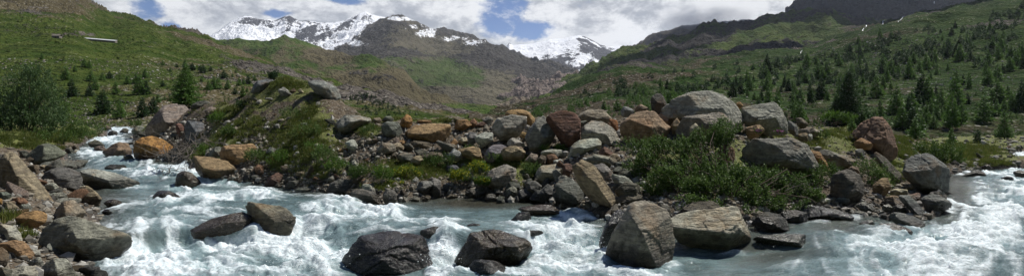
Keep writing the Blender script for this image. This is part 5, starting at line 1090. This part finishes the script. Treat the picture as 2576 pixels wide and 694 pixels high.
def tree(kind, px, py, hpx, label, group=None, parts=True, names=None, i=None, wide=1.0, name='larch_tree', cat='tree', Y=None, kit=None):
    d = drop(px, py, names)
    if Y: d = P3(px, py, Y)
    if d is None: return
    h = hpx / F * d[1]; rz = rng.uniform(0, 6.28); sc = (h * wide, h * wide, h)
    i = rng.randint(len(KIT[kind])) if i is None else i
    tr, cr = kit if kit else KIT[kind][i]
    if parts:
        e = link(name, None, loc=d, label=label, cat=cat, group=group); e.rotation_euler.z = rz; e.scale = sc
        for nm, me in (('trunk', tr), ('crown', cr)):
            o = link(nm, me, parent=e)
        return e
    o = link(name, SMALL[kind][i], loc=d, label=label, cat=cat, group=group); o.rotation_euler.z = rz; o.scale = sc; return o
big1 = conifer_meshes(401, R=.40, nwh=44, per=13, leaves=12, mat='larch', lw=.022, ll=.062, droop=.02)
big2 = conifer_meshes(402, R=.36, nwh=52, per=12, leaves=12, mat='spruce', lw=.020, ll=.058, droop=.22)
big3 = conifer_meshes(403, R=.34, nwh=44, per=10, leaves=9, mat='larch', lw=.024, ll=.06, gap=.05)
tree('larch', 466, 270, 106, 'broad bright green larch behind the big pinkish boulder', names=['left_hill', 'ground'], kit=big1, wide=1.1)
tree('spruce', 2135, 320, 140, 'tall dark spruce standing behind the turf on the right', kit=big2, Y=52, name='spruce_tree', wide=1.2)
tree('larch', 2527, 350, 72, 'slender larch standing apart at the right edge', kit=big3, wide=1.0)
tree('spruce', 2460, 372, 48, 'dark young spruce on the gravel flat beside the right hand river', name='spruce_tree', Y=36, wide=1.1)
tree('spruce', 2452, 400, 22, 'tiny spruce in front of the dark young one on the gravel flat', name='spruce_tree', Y=31, wide=1.2)
tree('larch', 2393, 362, 40, 'small spruce left of the gravel flat', name='spruce_tree')
LT = [(203, 290, 28), (241, 348, 20), (320, 388, 60), (366, 352, 30), (350, 472, 80), (410, 328, 40), (435, 333, 34), (443, 400, 50), (465, 440, 55), (498, 390, 36), (534, 385, 36), (437, 468, 60), (500, 555, 110), (563, 455, 55), (620, 412, 40), (585, 575, 78), (680, 462, 90), (708, 380, 45), (665, 410, 50), (712, 462, 64), (695, 570, 88), (745, 555, 80), (793, 320, 24), (793, 420, 24), (830, 350, 24), (902, 325, 35), (940, 348, 30), (862, 330, 18), (528, 605, 50), (325, 555, 55), (975, 345, 26), (770, 500, 40)]
LT = [(a * .5161, b * .5161, h * .5161) for a, b, h in LT] + [(469.6 + a * .5161, b * .5161, h * .5161) for a, b, h in [(80, 355, 38), (28, 345, 34), (117, 348, 22), (73, 398, 28), (130, 437, 58), (108, 440, 45), (152, 432, 50), (180, 380, 38), (200, 432, 42), (235, 460, 32), (222, 380, 18), (255, 420, 40), (275, 472, 48), (300, 408, 38), (295, 450, 24), (276, 410, 30), (330, 395, 26), (240, 355, 18), (170, 340, 18)]]
for a, b, h in LT:
    k = 'spruce' if h > 30 and rng.rand() < .4 else ('round' if h < 20 and rng.rand() < .5 else 'larch')
    tree(k, a, b + 1, h * 1.08, 'young conifer growing on the rocky lower part of the left hillside', 'conifers on the left hillside', parts=h > 30, names=['left_hill', 'ground'], name='conifer', wide=1.25)
# the wooded right hillside
placed = []
def far_ok(x, y, r):
    return all(abs(x - a) > r * .5 or abs(y - b) > r * .45 for a, b in placed)
RP = [(1480, 298), (1560, 232), (1700, 205), (1850, 175), (1950, 165), (2100, 160), (2140, 108), (2250, 92), (2400, 70), (2576, 60), (2576, 330), (2440, 345), (2300, 352), (2130, 330), (1950, 315), (1800, 300), (1600, 300)]
N = 0; tries = 0; hill_trees = []
rt = np.random.RandomState(77)
while N < 245 and tries < 20000:
    tries += 1; x, y = rnd_in(RP, rt)
    cl = vnoise(np.array([x / 60.]), np.array([y / 38.]), seed=5)[0]
    u = (y - 60) / 280
    if rt.rand() > .22 + 1.5 * cl + .2 * (x > 2050): continue
    sz = (10 + 52 * max(0, u) ** 1.1) * (.5 + 1.0 * rt.rand() ** 1.5) * (.85 + .25 * (x > 2150))
    if not far_ok(x, y, sz * .42): continue
    placed.append((x, y)); hill_trees.append((x, y, sz)); N += 1
for x, y, sz in hill_trees:
    k = 'spruce' if rt.rand() < .3 else 'larch'
    lab, grp = (('small larch among the trees of the right hillside', 'trees on the right hillside') if sz < 30 else ('taller larch low on the right hillside', 'taller trees low on the right hillside'))
    tree(k, x, y, sz, lab, grp, parts=sz > 34, names=['right_hillside', 'ground'], name='conifer', wide=rt.uniform(.65, 1.4))
# trees too far or too many to count: one mass each
def mass(name, poly, n, s0, s1, names, label, seed, mat='larch', cl_=True):
    rs = np.random.RandomState(seed); vs, fs, ts, k = [], [], [], 0
    base = []
    for i in range(4):
        me = conifer_meshes(500 + i, R=.32, nwh=10, per=5, leaves=3, ll=.22, lw=.11, mat=mat)[1]
        v = np.empty(len(me.vertices) * 3, np.float32); me.vertices.foreach_get('co', v); t = np.empty(len(me.vertices), np.float32); me.attributes['tint'].data.foreach_get('value', t)
        base.append((v.reshape(-1, 3), t))
    while n > 0:
        x, y = rnd_in(poly, rs)
        if cl_ and rs.rand() > .2 + 1.1 * vnoise(np.array([x / 30.]), np.array([y / 14.]), seed=seed)[0]: continue
        d = drop(x, y, names)
        if d is None: n -= .1; continue
        h = rs.uniform(s0, s1) / F * d[1]; v, t = base[rs.randint(4)]; a = rs.uniform(0, 6.28); c, s = math.cos(a), math.sin(a)
        w = v @ np.array([[c, s, 0], [-s, c, 0], [0, 0, 1]]) * (h * rs.uniform(.9, 1.4), h * 1.1, h) + d
        vs.append(w); ts.append(t); n -= 1
    V = np.vstack(vs); f = np.arange(len(V)).reshape(-1, 4)
    me = mesh_np(name, V, f, mat=M[mat], smooth=False, attrs={'tint': np.concatenate(ts)}); return link(name, me, label=label, kind='stuff')
mass('larch_wood', [(1300, 300), (1400, 262), (1480, 240), (1600, 215), (1760, 190), (1760, 250), (1650, 290), (1480, 300)], 520, 4, 13, ['right_hillside'], 'open larch wood on the far part of the right hillside', 1)
mass('distant_wood', [(1430, 250), (1560, 205), (1700, 178), (1900, 160), (2100, 140), (2300, 75), (2500, 40), (2576, 20), (2576, 160), (2200, 210), (1900, 220), (1600, 250)], 850, 5, 17, ['right_hillside'], 'distant small trees high on the right hillside', 2, 'spruce')
mass('shrubbery', [(870, 245), (920, 235), (1010, 275), (1060, 295), (930, 292)], 130, 4, 9, ['middle_ridge', 'brown_mountain', 'left_hill'], 'dark scrub on the slope behind the mound', 3, 'spruce', False)
mass('scrub', [(1750, 300), (1900, 250), (2100, 230), (2300, 230), (2576, 240), (2576, 350), (2200, 340), (1900, 325)], 800, 3, 10, ['right_hillside'], 'low scrub between the trees of the right hillside', 4, 'shrub')
mass('low_scrub', [(150, 230), (640, 185), (880, 270), (300, 325), (0, 330), (0, 240)], 380, 3, 8, ['left_hill'], 'low scrub on the left hillside', 5, 'shrub')

# bushes -------------------------------------------------------------
def bush(name, lobes, mat, n, lw, ll, label, cat='bush', foot=None, Y=None, seed=1, stems=40, up=.6, group=None, depth=.7, flowers=None, sprig=9, parts=True, stemr=.012, hug=False):
    """lobes: (px, py, rx, ry, Y) ellipsoids of foliage; leaves sit on twigs that fan out from the foot"""
    rs = np.random.RandomState(seed)
    if hug:
        nl = []
        for a, b, rx, ry, y in lobes:
            d = drop(a, b + ry * .8, ['ground']); nl.append((a, b, rx, ry, min(y, d[1] + .1) if d is not None else y))
        lobes = nl; d = drop(foot[0], foot[1], ['ground']); foot = (foot[0], foot[1], min(foot[2], d[1] + .4))
    C = np.array([P3(a, b, y) for a, b, rx, ry, y in lobes]); Rr = np.array([(rx / F * y, min(rx, ry * 1.4) / F * y * depth, ry / F * y) for a, b, rx, ry, y in lobes])
    foot = P3(*foot); wts = (Rr[:, 0] * Rr[:, 2]) ** 1.0; wts /= wts.sum()
    ntw = n // sprig
    li = rs.choice(len(C), ntw, p=wts)
    u = unit(rs.randn(ntw, 3)); u *= (rs.rand(ntw, 1) ** .33)
    Q = C[li] + u * Rr[li]
    # ragged outline and clumps
    q = Q * 2.6; Q = Q + u * Rr[li] * (fbm(q[:, 0], q[:, 1], q[:, 2], seed=seed, oct=3) * .85)[:, None]
    gapn = fbm(q[:, 0] * 1.3, q[:, 1] * 1.3, q[:, 2] * 1.3, seed=seed + 2, oct=3); Q = Q[gapn > -.10]; ntw = len(Q)
    fan = unit(Q - foot); D = unit(fan * .8 + np.array([0, 0, up]) + rs.randn(ntw, 3) * .35)
    tl = ll * rs.uniform(2.5, 5.5, ntw)
    t = rs.rand(ntw, sprig); base = Q[:, None] + D[:, None] * (tl[:, None] * t)[..., None]
    dd = unit(D[:, None] * .7 + rs.randn(ntw, sprig, 3) * .75)
    tint = np.clip(rs.rand(ntw)[:, None] * .55 + t * .35 + rs.randn(ntw, sprig) * .08, 0, 1)
    v, f, tt = cards(base.reshape(-1, 3), dd.reshape(-1, 3), lw, ll * rs.uniform(.6, 1.2, ntw * sprig), tint.ravel(), rs)
    fol = mesh_np('foliage', v, f, mat=M[mat], smooth=False, attrs={'tint': tt})
    org = foot.copy()
    e = link(name, None, loc=org, label=label, cat=cat, group=group)
    def child(nm, me): me.transform(__import__('mathutils').Matrix.Translation(-Vector(org))); return link(nm, me, parent=e)
    child('foliage', fol)
    st = []
    for k in range(stems):
        q = Q[rs.randint(ntw)]; st0 = foot + rs.randn(3) * (Rr[:, 0].max() * .16, .08, .02); m1 = st0 * .55 + q * .45 + rs.randn(3) * .10 * np.linalg.norm(q - st0); m1[2] = max(m1[2], st0[2])
        st.append(tube([st0, st0 * .75 + m1 * .25 + (0, 0, .03), m1, m1 * .4 + q * .6 + rs.randn(3) * .04, q], stemr, stemr * .25, 4))
    child('stems', mesh_np('stems', *join(st), mat=M['bark']))
    if flowers:
        fm, nf, fs = flowers; pick = Q[np.argsort(-(Q[:, 2] + rs.rand(ntw) * .12))[:nf]]
        nn = len(pick); P = np.repeat(pick + D[:nn] * 0 + np.array([0, -.01, ll * 2.2]), 6, 0) + rs.randn(nn * 6, 3) * fs * .5
        v, f, tt = cards(P, unit(rs.randn(nn * 6, 3) + (0, 0, .8)), fs, fs, rs.rand(nn * 6), rs)
        child('flowers', mesh_np('flowers', v, f, mat=M[fm], smooth=False, attrs={'tint': tt}))['kind'] = 'stuff'
    return e
# the willow on the left bank
bush('willow_tree', [(70, 215, 52, 34, 29), (30, 260, 45, 45, 29), (105, 262, 42, 48, 29), (60, 300, 70, 50, 28.6), (120, 315, 34, 32, 28.4), (10, 320, 40, 38, 28.4), (88, 190, 24, 16, 29)], 'birch', 46000, .05, .09, 'tall loose grey green willow tree at the left edge', cat='tree', foot=(65, 368, 29), seed=3, stems=26, depth=.9, stemr=.05)
bush('alder_bush', [(150, 275, 24, 30, 34), (165, 315, 30, 28, 33), (190, 330, 24, 18, 33)], 'shrub', 6000, .05, .08, 'dark green bush on the right flank of the willow tree', foot=(160, 345, 33), seed=4, stems=14)
for k, (lb, ft, lab) in enumerate([
    ([(30, 352, 60, 20, 27), (80, 358, 40, 16, 26.5)], (40, 372, 27), 'low shrub under the willow tree at the left edge'),
    ([(150, 345, 45, 18, 28), (110, 345, 30, 16, 27.5)], (140, 362, 28), 'low shrub right below the willow tree'),
    ([(205, 338, 34, 17, 33), (240, 330, 22, 13, 36)], (215, 352, 33), 'shrub just left of the upstream channel'),
    ([(228, 318, 30, 14, 42)], (228, 330, 42), 'small grey green shrub left of the white upstream rapids'),
    ([(338, 312, 24, 9, 40)], (338, 320, 40), 'low shrub above the right end of the upstream rapids')]):
    bush('shrub', lb, 'shrub', 5200 if k < 3 else 1600, .04, .06, lab, foot=ft, seed=10 + k, stems=12, up=.9)
# the big willow bush on the island
W = 13.2
bush('willow_bush', [(1640, 375, 66, 26, 13.6), (1700, 395, 80, 42, 13.3), (1620, 425, 48, 36, 13.2), (1760, 372, 56, 38, 13.4), (1815, 352, 44, 34, 13.2), (1840, 325, 34, 20, 13.6), (1780, 430, 90, 46, 12.8), (1700, 455, 90, 34, 12.8), (1850, 455, 80, 38, 12.5), (1920, 465, 70, 34, 12.4), (1980, 480, 64, 30, 12.3), (1900, 500, 90, 28, 12.1), (2020, 460, 40, 24, 12.8), (1790, 480, 90, 26, 12.2), (1660, 480, 44, 22, 12.8), (1960, 520, 70, 26, 12), (1860, 528, 60, 20, 12), (2040, 500, 30, 24, 12), (1750, 515, 60, 18, 12)],
     'willow', 115000, .028, .042, 'wide green willow bush spreading over the rocks beside the river', foot=(1830, 520, 12.6), seed=21, stems=170, up=.75, depth=.5, stemr=.016, hug=True)
bush('willow_bush', [(2050, 455, 36, 30, 12.9), (2085, 440, 26, 22, 13.2), (2035, 490, 30, 18, 12.6)], 'shrub', 9000, .022, .042, 'smaller leafy bush between the willow bush and the dark block', foot=(2060, 500, 12.9), seed=22, stems=20)
bush('willow_bush', [(2210, 450, 34, 26, 13.8), (2245, 440, 22, 24, 14.2), (2180, 430, 28, 18, 14)], 'willow', 9000, .022, .042, 'small dark bush on the earthy slope right of the dark block', foot=(2215, 475, 13.8), seed=23, stems=20)
bush('willow_bush', [(2300, 385, 26, 16, 22), (2340, 385, 36, 24, 22), (2380, 395, 34, 28, 22), (2400, 415, 26, 18, 22), (2310, 405, 24, 18, 21)], 'shrub', 15000, .035, .06, 'bright green bushes behind the large dark grey boulder', foot=(2360, 425, 22), seed=24, stems=30, up=1.0)
bush('willow_bush', [(2095, 300, 30, 10, 24), (2130, 303, 20, 8, 24)], 'herb', 4000, .035, .06, 'bright green shrub on the turf under the tall dark spruce', foot=(2105, 314, 24), seed=25, stems=10, up=1.2)
bush('juniper_bush', [(688, 199, 13, 10, 23)], 'spruce', 2200, .03, .06, 'dark little juniper on top of the mound', foot=(688, 208, 23), seed=26, stems=8)
bush('juniper_bush', [(613, 268, 11, 8, 22.5)], 'spruce', 1500, .03, .06, 'small dark juniper on the left slope of the mound', foot=(613, 277, 22.5), seed=27, stems=6)
for k, (a, b, r, h, y, fl) in enumerate([(1022, 443, 30, 15, 14.8, 1), (1152, 446, 24, 15, 14.7, 1), (1207, 428, 19, 13, 15, 1), (985, 470, 26, 9, 14.3, 1), (1215, 461, 14, 5, 14.1, 1)]):
    bush('flower_clump', [(a, b, r * 1.25, h * 1.2, y)], 'herb', 2600, .02, .035, 'yellow flowering clump ' + ['on the left of the grassy shelf', 'in the middle of the grassy shelf', 'at the right of the grassy shelf', 'low above the white slab', 'small and flat beside the big grey rock face'][k], cat='flowers', foot=(a, b + h, y), seed=40 + k, stems=6, up=1.3, flowers=('yellow', 290 if k < 3 else 120, .026), stemr=.005)
for k, (a, b) in enumerate([(1910, 335), (1962, 336)]):
    bush('flower_clump', [(a, b, 12 if k == 0 else 16, 4, 14.6)], 'shrub', 350, .02, .03, ['pink flowers', 'wider patch of pink flowers'][k] + ' on the mossy topped boulder', cat='flowers', foot=(a, b + 5, 14.6), seed=50 + k, stems=4, up=1.3, flowers=('pink', 50 if k == 0 else 30, .022), stemr=.004)
HERB = [(700, 402, 34, 18), (735, 288, 36, 16), (640, 395, 22, 12), (520, 378, 34, 13), (575, 335, 26, 12), (820, 395, 28, 22), (845, 420, 26, 14), (940, 330, 30, 12), (1340, 432, 20, 18), (1395, 378, 32, 9), (1100, 410, 34, 16), (1250, 405, 30, 12), (965, 440, 24, 15), (900, 440, 20, 13), (780, 330, 40, 18), (545, 300, 26, 12), (2075, 350, 22, 12), (1185, 385, 16, 9), (795, 375, 26, 14)]
for k, (a, b, r, h) in enumerate(HERB):
    d = drop(a, b + h * .7, ['ground'])
    bush('herb_patch', [(a, b, r, h, d[1] - .1)], ['herb', 'shrub', 'willow'][k % 3], 2600, .020, .038, 'low leafy patch growing among the stones and turf of the bank', cat='plant', foot=(a, b + h, d[1]), seed=60 + k, stems=6, up=1.2, group='leafy patches on the bank', stemr=.004)

# grass: blades in tufts, one mass per area
def grass(name, area, n, h, label, seed, mat='grass', Ymax=40):
    rs = np.random.RandomState(seed)
    A = np.array([(a[0], a[1], a[2], a[3]) for a in area], float); w = A[:, 2] * A[:, 3]; w = w / w.sum()
    i = rs.choice(len(A), n * 4, p=w); x = A[i, 0] + rs.randn(n * 4) * A[i, 2] * .5; y = A[i, 1] + rs.randn(n * 4) * A[i, 3] * .5
    d = dropv(x, y, ['ground']); ok = ~np.isnan(d[:, 0]) & (d[:, 1] < Ymax); d = d[ok]; x = x[ok]
    ok = (d[:, 2] > water_base(x, d[:, 1]) + .12) & (fbm(d[:, 0] * 1.3, d[:, 1] * 1.3, seed=seed, oct=3) > .02 - .14 * rs.rand(len(d)))
    P = d[ok][:n]
    T = len(P); nb = 16; hh = h * rs.uniform(.4, 1.25, T) * np.clip(P[:, 1] / 16, .8, 1.6)
    hh *= .7 + .8 * np.clip(fbm(P[:, 0] * .8, P[:, 1] * .8, seed=seed + 1, oct=2) + .5, 0, 1)
    B = np.repeat(P, nb, 0) + rs.randn(T * nb, 3) * (.06, .06, 0); B[:, 2] -= .03
    D = unit(rs.randn(T * nb, 3) * (.42, .42, .15) + (0.05, 0, 1))
    tt = np.clip(np.repeat(rs.rand(T), nb) * .6 + rs.rand(T * nb) * .45, 0, 1)
    v, f, t = cards(B, D, .014 * np.repeat(np.clip(P[:, 1] / 16, 1, 2.5), nb), np.repeat(hh, nb) * rs.uniform(.5, 1.1, T * nb), tt, rs)
    return link(name, mesh_np(name, v, f, mat=M[mat], smooth=False, attrs={'tint': t}), label=label, kind='stuff')
grass('grass', [(770, 335, 90, 75), (700, 212, 90, 16), (560, 350, 60, 40), (620, 300, 60, 40), (500, 385, 40, 20), (700, 400, 50, 30), (820, 425, 60, 22), (560, 280, 50, 20)], 8000, .075, 'grass growing on the mound', 1)
grass('grass', [(1060, 425, 120, 24), (1200, 420, 110, 22), (1330, 430, 36, 34), (930, 330, 30, 14), (960, 300, 60, 8), (1120, 303, 130, 5), (1400, 380, 36, 12), (960, 470, 40, 10)], 5000, .085, 'grass on the shelf above the river', 2)
grass('grass', [(2110, 350, 100, 30), (2240, 425, 40, 50), (1950, 335, 80, 12), (2270, 390, 30, 40), (2330, 410, 60, 20), (2480, 412, 70, 10), (2200, 340, 60, 14)], 5000, .07, 'grass on the turf slope at the right', 3)
grass('meadow', [(60, 352, 110, 16), (190, 345, 60, 14), (110, 372, 60, 6), (2300, 345, 140, 14), (2420, 380, 100, 20)], 4500, .11, 'rank grass behind the left bank and on the right flat', 4)
grass('grass', [(30, 430 / 1.0, 30, 8), (20, 555, 26, 8), (60, 590, 20, 10)], 160, .20, 'grass tufts between the boulders at the left edge', 5)

# dead wood ------------------------------------------------------------
def branches(name, px, py, Y, n, spread, length, r, label, seed, up=.3, aim=(0, 0, 0)):
    rs = np.random.RandomState(seed); o = P3(px, py, Y); parts = []
    for k in range(n):
        a = rs.randn(3) * spread * (1, .5, .35); d = unit(rs.randn(3) * (1, .5, .5) + (0, 0, up) + np.array(aim)); L = length * rs.uniform(.4, 1.1)
        pts = [a]
        for _ in range(6):
            d = unit(d + rs.randn(3) * .28); pts.append(pts[-1] + d * L / 6)
        parts.append(tube(pts, r * rs.uniform(.5, 1.2), r * .2, 5))
        for _ in range(2):
            q = pts[rs.randint(2, 6)]; dd = unit(d + rs.randn(3) * .8); parts.append(tube([q, q + dd * L * .2, q + dd * L * .38 + rs.randn(3) * L * .05], r * .4, r * .12, 4))
    return link(name, mesh_np(name, *join(parts), mat=M['deadwood']), loc=o, label=label, cat='driftwood')
branches('driftwood', 445, 385, 18.6, 60, .32, .95, .014, 'tangle of dead twigs washed up beside the orange boulder', 1)
branches('driftwood', 425, 425, 18.0, 12, .15, .9, .013, 'dead twigs trailing from the bank into the rapids', 2, up=-.15, aim=(-.6, 0, 0))
branches('dead_branch', 553, 362, 19.2, 3, .05, .75, .028, 'twisted pale dead branch on the mound', 3, up=1.0)
branches('dead_branch', 510, 352, 19.8, 9, .2, .7, .018, 'grey dead branches below the blue grey boulder', 4, up=.5)
branches('dead_branch', 1850, 510, 12.0, 34, .7, .9, .010, 'bare grey twigs hanging under the willow bush', 5, up=-.05)
branches('dead_branch', 1945, 515, 12.0, 26, .4, .8, .010, 'bare grey twigs hanging below the right end of the willow bush', 6, up=-.05)
branches('dead_branch', 1590, 500, 12.8, 7, .2, .8, .022, 'dead roots between the heap and the willow bush', 7, up=.0)

# things far up the slopes -------------------------------------------------
def boxv(x0, x1, y0, y1, z0, z1):
    v = np.array([(x, y, z) for z in (z0, z1) for y in (y0, y1) for x in (x0, x1)], float)
    return v, np.array([[0, 2, 3, 1], [4, 5, 7, 6], [0, 1, 5, 4], [2, 6, 7, 3], [0, 4, 6, 2], [1, 3, 7, 5]])
m, g = newmat('hut_stone'); M['hut'] = m
tc = g.new('ShaderNodeTexCoord').outputs['Object']; principled(g, g.mix(g.noise(tc, .8, 5, .7), (.12, .11, .095), (.27, .245, .21)), .9, None, .1)
m, g = newmat('tin_roof'); M['tin'] = m
tc = g.new('ShaderNodeTexCoord').outputs['Object']; principled(g, g.mix(g.noise(tc, .6, 4, .6), (.42, .43, .44), (.58, .59, .60)), .5, None, .4)
d = drop(140, 98, ['left_hill'])
if d is not None:
    s = d[1] / F; e = link('stone_hut', None, loc=d, label='small stone hut high on the left hillside', cat='hut')
    link('wall', mesh_np('wall', *boxv(-10 * s, 9 * s, 0, 9 * s, -2 * s, 5.5 * s), mat=M['hut'], smooth=False), parent=e)
    v = np.array([(-11 * s, -1 * s, 5.4 * s), (10 * s, -1 * s, 5.4 * s), (10 * s, 4.5 * s, 9 * s), (-11 * s, 4.5 * s, 9 * s), (-11 * s, 10 * s, 5.4 * s), (10 * s, 10 * s, 5.4 * s)])
    link('roof', mesh_np('roof', v, np.array([[0, 1, 2, 3], [3, 2, 5, 4]]), mat=M['hut'], smooth=False), parent=e)
    link('door', mesh_np('door', *boxv(-2 * s, 1 * s, -.3 * s, .1 * s, -1 * s, 3.6 * s), mat=M['bark'], smooth=False), parent=e)
a, b = drop(178, 95, ['left_hill']), drop(290, 106, ['left_hill'])
if a is not None and b is not None:
    a[1] = b[1] = (a[1] + b[1]) / 2; a, b = P3(178, 96, a[1]), P3(289, 105, a[1]); s = a[1] / F
    e = link('long_shed', None, loc=a, label='long low shed with a pale tin roof on the left hillside', cat='shed'); dv = b - a
    w = np.array([[0, 0, -3 * s], [0, 0, 1.2 * s], [0, 8 * s, -3 * s], [0, 8 * s, 3.6 * s]]); v = np.vstack([w, w + dv])
    link('wall', mesh_np('wall', v, np.array([[0, 4, 5, 1], [2, 3, 7, 6], [0, 1, 3, 2], [4, 6, 7, 5]]), mat=M['hut'], smooth=False), parent=e)
    w = np.array([[0, -1 * s, .9 * s], [0, 9 * s, 3.9 * s], [0, -1 * s, 1.6 * s], [0, 9 * s, 4.6 * s]]); v = np.vstack([w - unit(dv) * s, w + dv])
    link('roof', mesh_np('roof', v, np.array([[0, 4, 5, 1], [2, 3, 7, 6], [0, 2, 6, 4], [1, 5, 7, 3]]), mat=M['tin'], smooth=False), parent=e)
# waterfalls far up on the right
for k, (pts, w) in enumerate([([(2181, 56), (2176, 62), (2179, 68), (2171, 75), (2168, 79)], 3.4), ([(2228, 49), (2220, 56), (2219, 64)], 2.2), ([(2272, 44), (2264, 52), (2257, 58)], 2.6), ([(2016, 129), (2013, 137)], 1.8)]):
    vs = []; tt_ = np.linspace(0, 1, 12); rs_ = np.random.RandomState(k)
    xx = np.interp(tt_, np.linspace(0, 1, len(pts)), [p[0] for p in pts]) + rs_.randn(12) * .5; yy = np.interp(tt_, np.linspace(0, 1, len(pts)), [p[1] for p in pts])
    y0 = None
    for x, y in zip(xx, yy):
        q = drop(x, y, ['right_hillside'])
        if q is None: continue
        if y0 is not None and q[1] > y0 + 12: q = P3(x, y, y0)
        y0 = q[1]; s = q[1] / F; w_ = w * rs_.uniform(.35, .75); vs += [q + np.array([-w_ * .5 * s, -2 * s, .4 * s]), q + np.array([w_ * .5 * s, -2 * s, .4 * s])]
    if len(vs) < 4: continue
    v = np.array(vs); n = len(v) // 2; f = [[2 * i, 2 * i + 1, 2 * i + 3, 2 * i + 2] for i in range(n - 1)]
    link('waterfall', mesh_np('waterfall', v, np.array(f), mat=M['spray']), kind='structure', label=['white cascade highest on the left of three', 'middle thin cascade', 'right thin cascade', 'short low cascade'][k])
# spray
rs = np.random.RandomState(9); P_ = []
for (cx, cy, rx, ry, n) in [(1110, 640, 45, 50, 500), (1420, 600, 90, 60, 1300), (800, 555, 80, 30, 600), (770, 650, 110, 40, 500), (480, 440, 40, 22, 300), (2300, 640, 200, 30, 500), (960, 525, 70, 14, 300), (1490, 590, 40, 50, 400), (2430, 600, 120, 50, 300)]:
    for _ in range(int(n * .45)):
        x, y = cx + rs.randn() * rx * .5, cy + rs.randn() * ry * .5
        z = .2; Y = (H - z) * F / max(40, y - PY0); P_.append(P3(x, y, Y) + (0, 0, abs(rs.randn()) * .07))
P_ = np.array(P_); b, f0 = ico(1); n = len(P_); sz = (.003 + .006 * rs.rand(n) ** 2)
v = (b[None] * sz[:, None, None] * rs.uniform(.7, 1.6, (n, 1, 3)) + P_[:, None]).reshape(-1, 3)
link('spray', mesh_np('spray', v, (f0[None] + (np.arange(n) * len(b))[:, None, None]).reshape(-1, 3), mat=M['spray']), label='spray drops over the rapids', kind='stuff')

# ------------------------------------------------------------------ air
m, g = newmat('haze'); 
v = g.new('ShaderNodeVolumePrincipled'); v.inputs['Color'].default_value = (.80, .87, 1, 1); v.inputs['Density'].default_value = .00007; v.inputs['Anisotropy'].default_value = .3
o = g.new('ShaderNodeOutputMaterial'); g.l.new(v.outputs[0], o.inputs['Volume'])
me = bpy.data.meshes.new('haze'); bm = bmesh.new(); bmesh.ops.create_cube(bm, size=1); bm.to_mesh(me); bm.free(); me.materials.append(m)
hz = link('haze', me, loc=(0, 2400, 385), kind='stuff', label='thin blue air of the valley'); hz.scale = (13000, 5600, 790)

m, g = newmat('mist')
tc = g.new('ShaderNodeTexCoord').outputs['Object']; ln = g.new('ShaderNodeVectorMath', operation='LENGTH'); g.put(ln.inputs[0], tc)
den = g.math('MULTIPLY', g.ramp(ln.outputs['Value'], 1.0, .35), g.ramp(g.noise(tc, 2.2, 4, .6), .3, .7, .001, .010))
v = g.new('ShaderNodeVolumePrincipled'); v.inputs['Color'].default_value = (.97, .98, 1, 1); g.put(v.inputs['Density'], den)
o = g.new('ShaderNodeOutputMaterial'); g.l.new(v.outputs[0], o.inputs['Volume'])
v_, f_ = ico(3); mo = link('mist', mesh_np('mist', v_, f_, mat=m), loc=P3(1775, 48, 1560), kind='stuff', label='cloud hanging over the ridge right of the glacier'); mo.scale = (180, 120, 48)
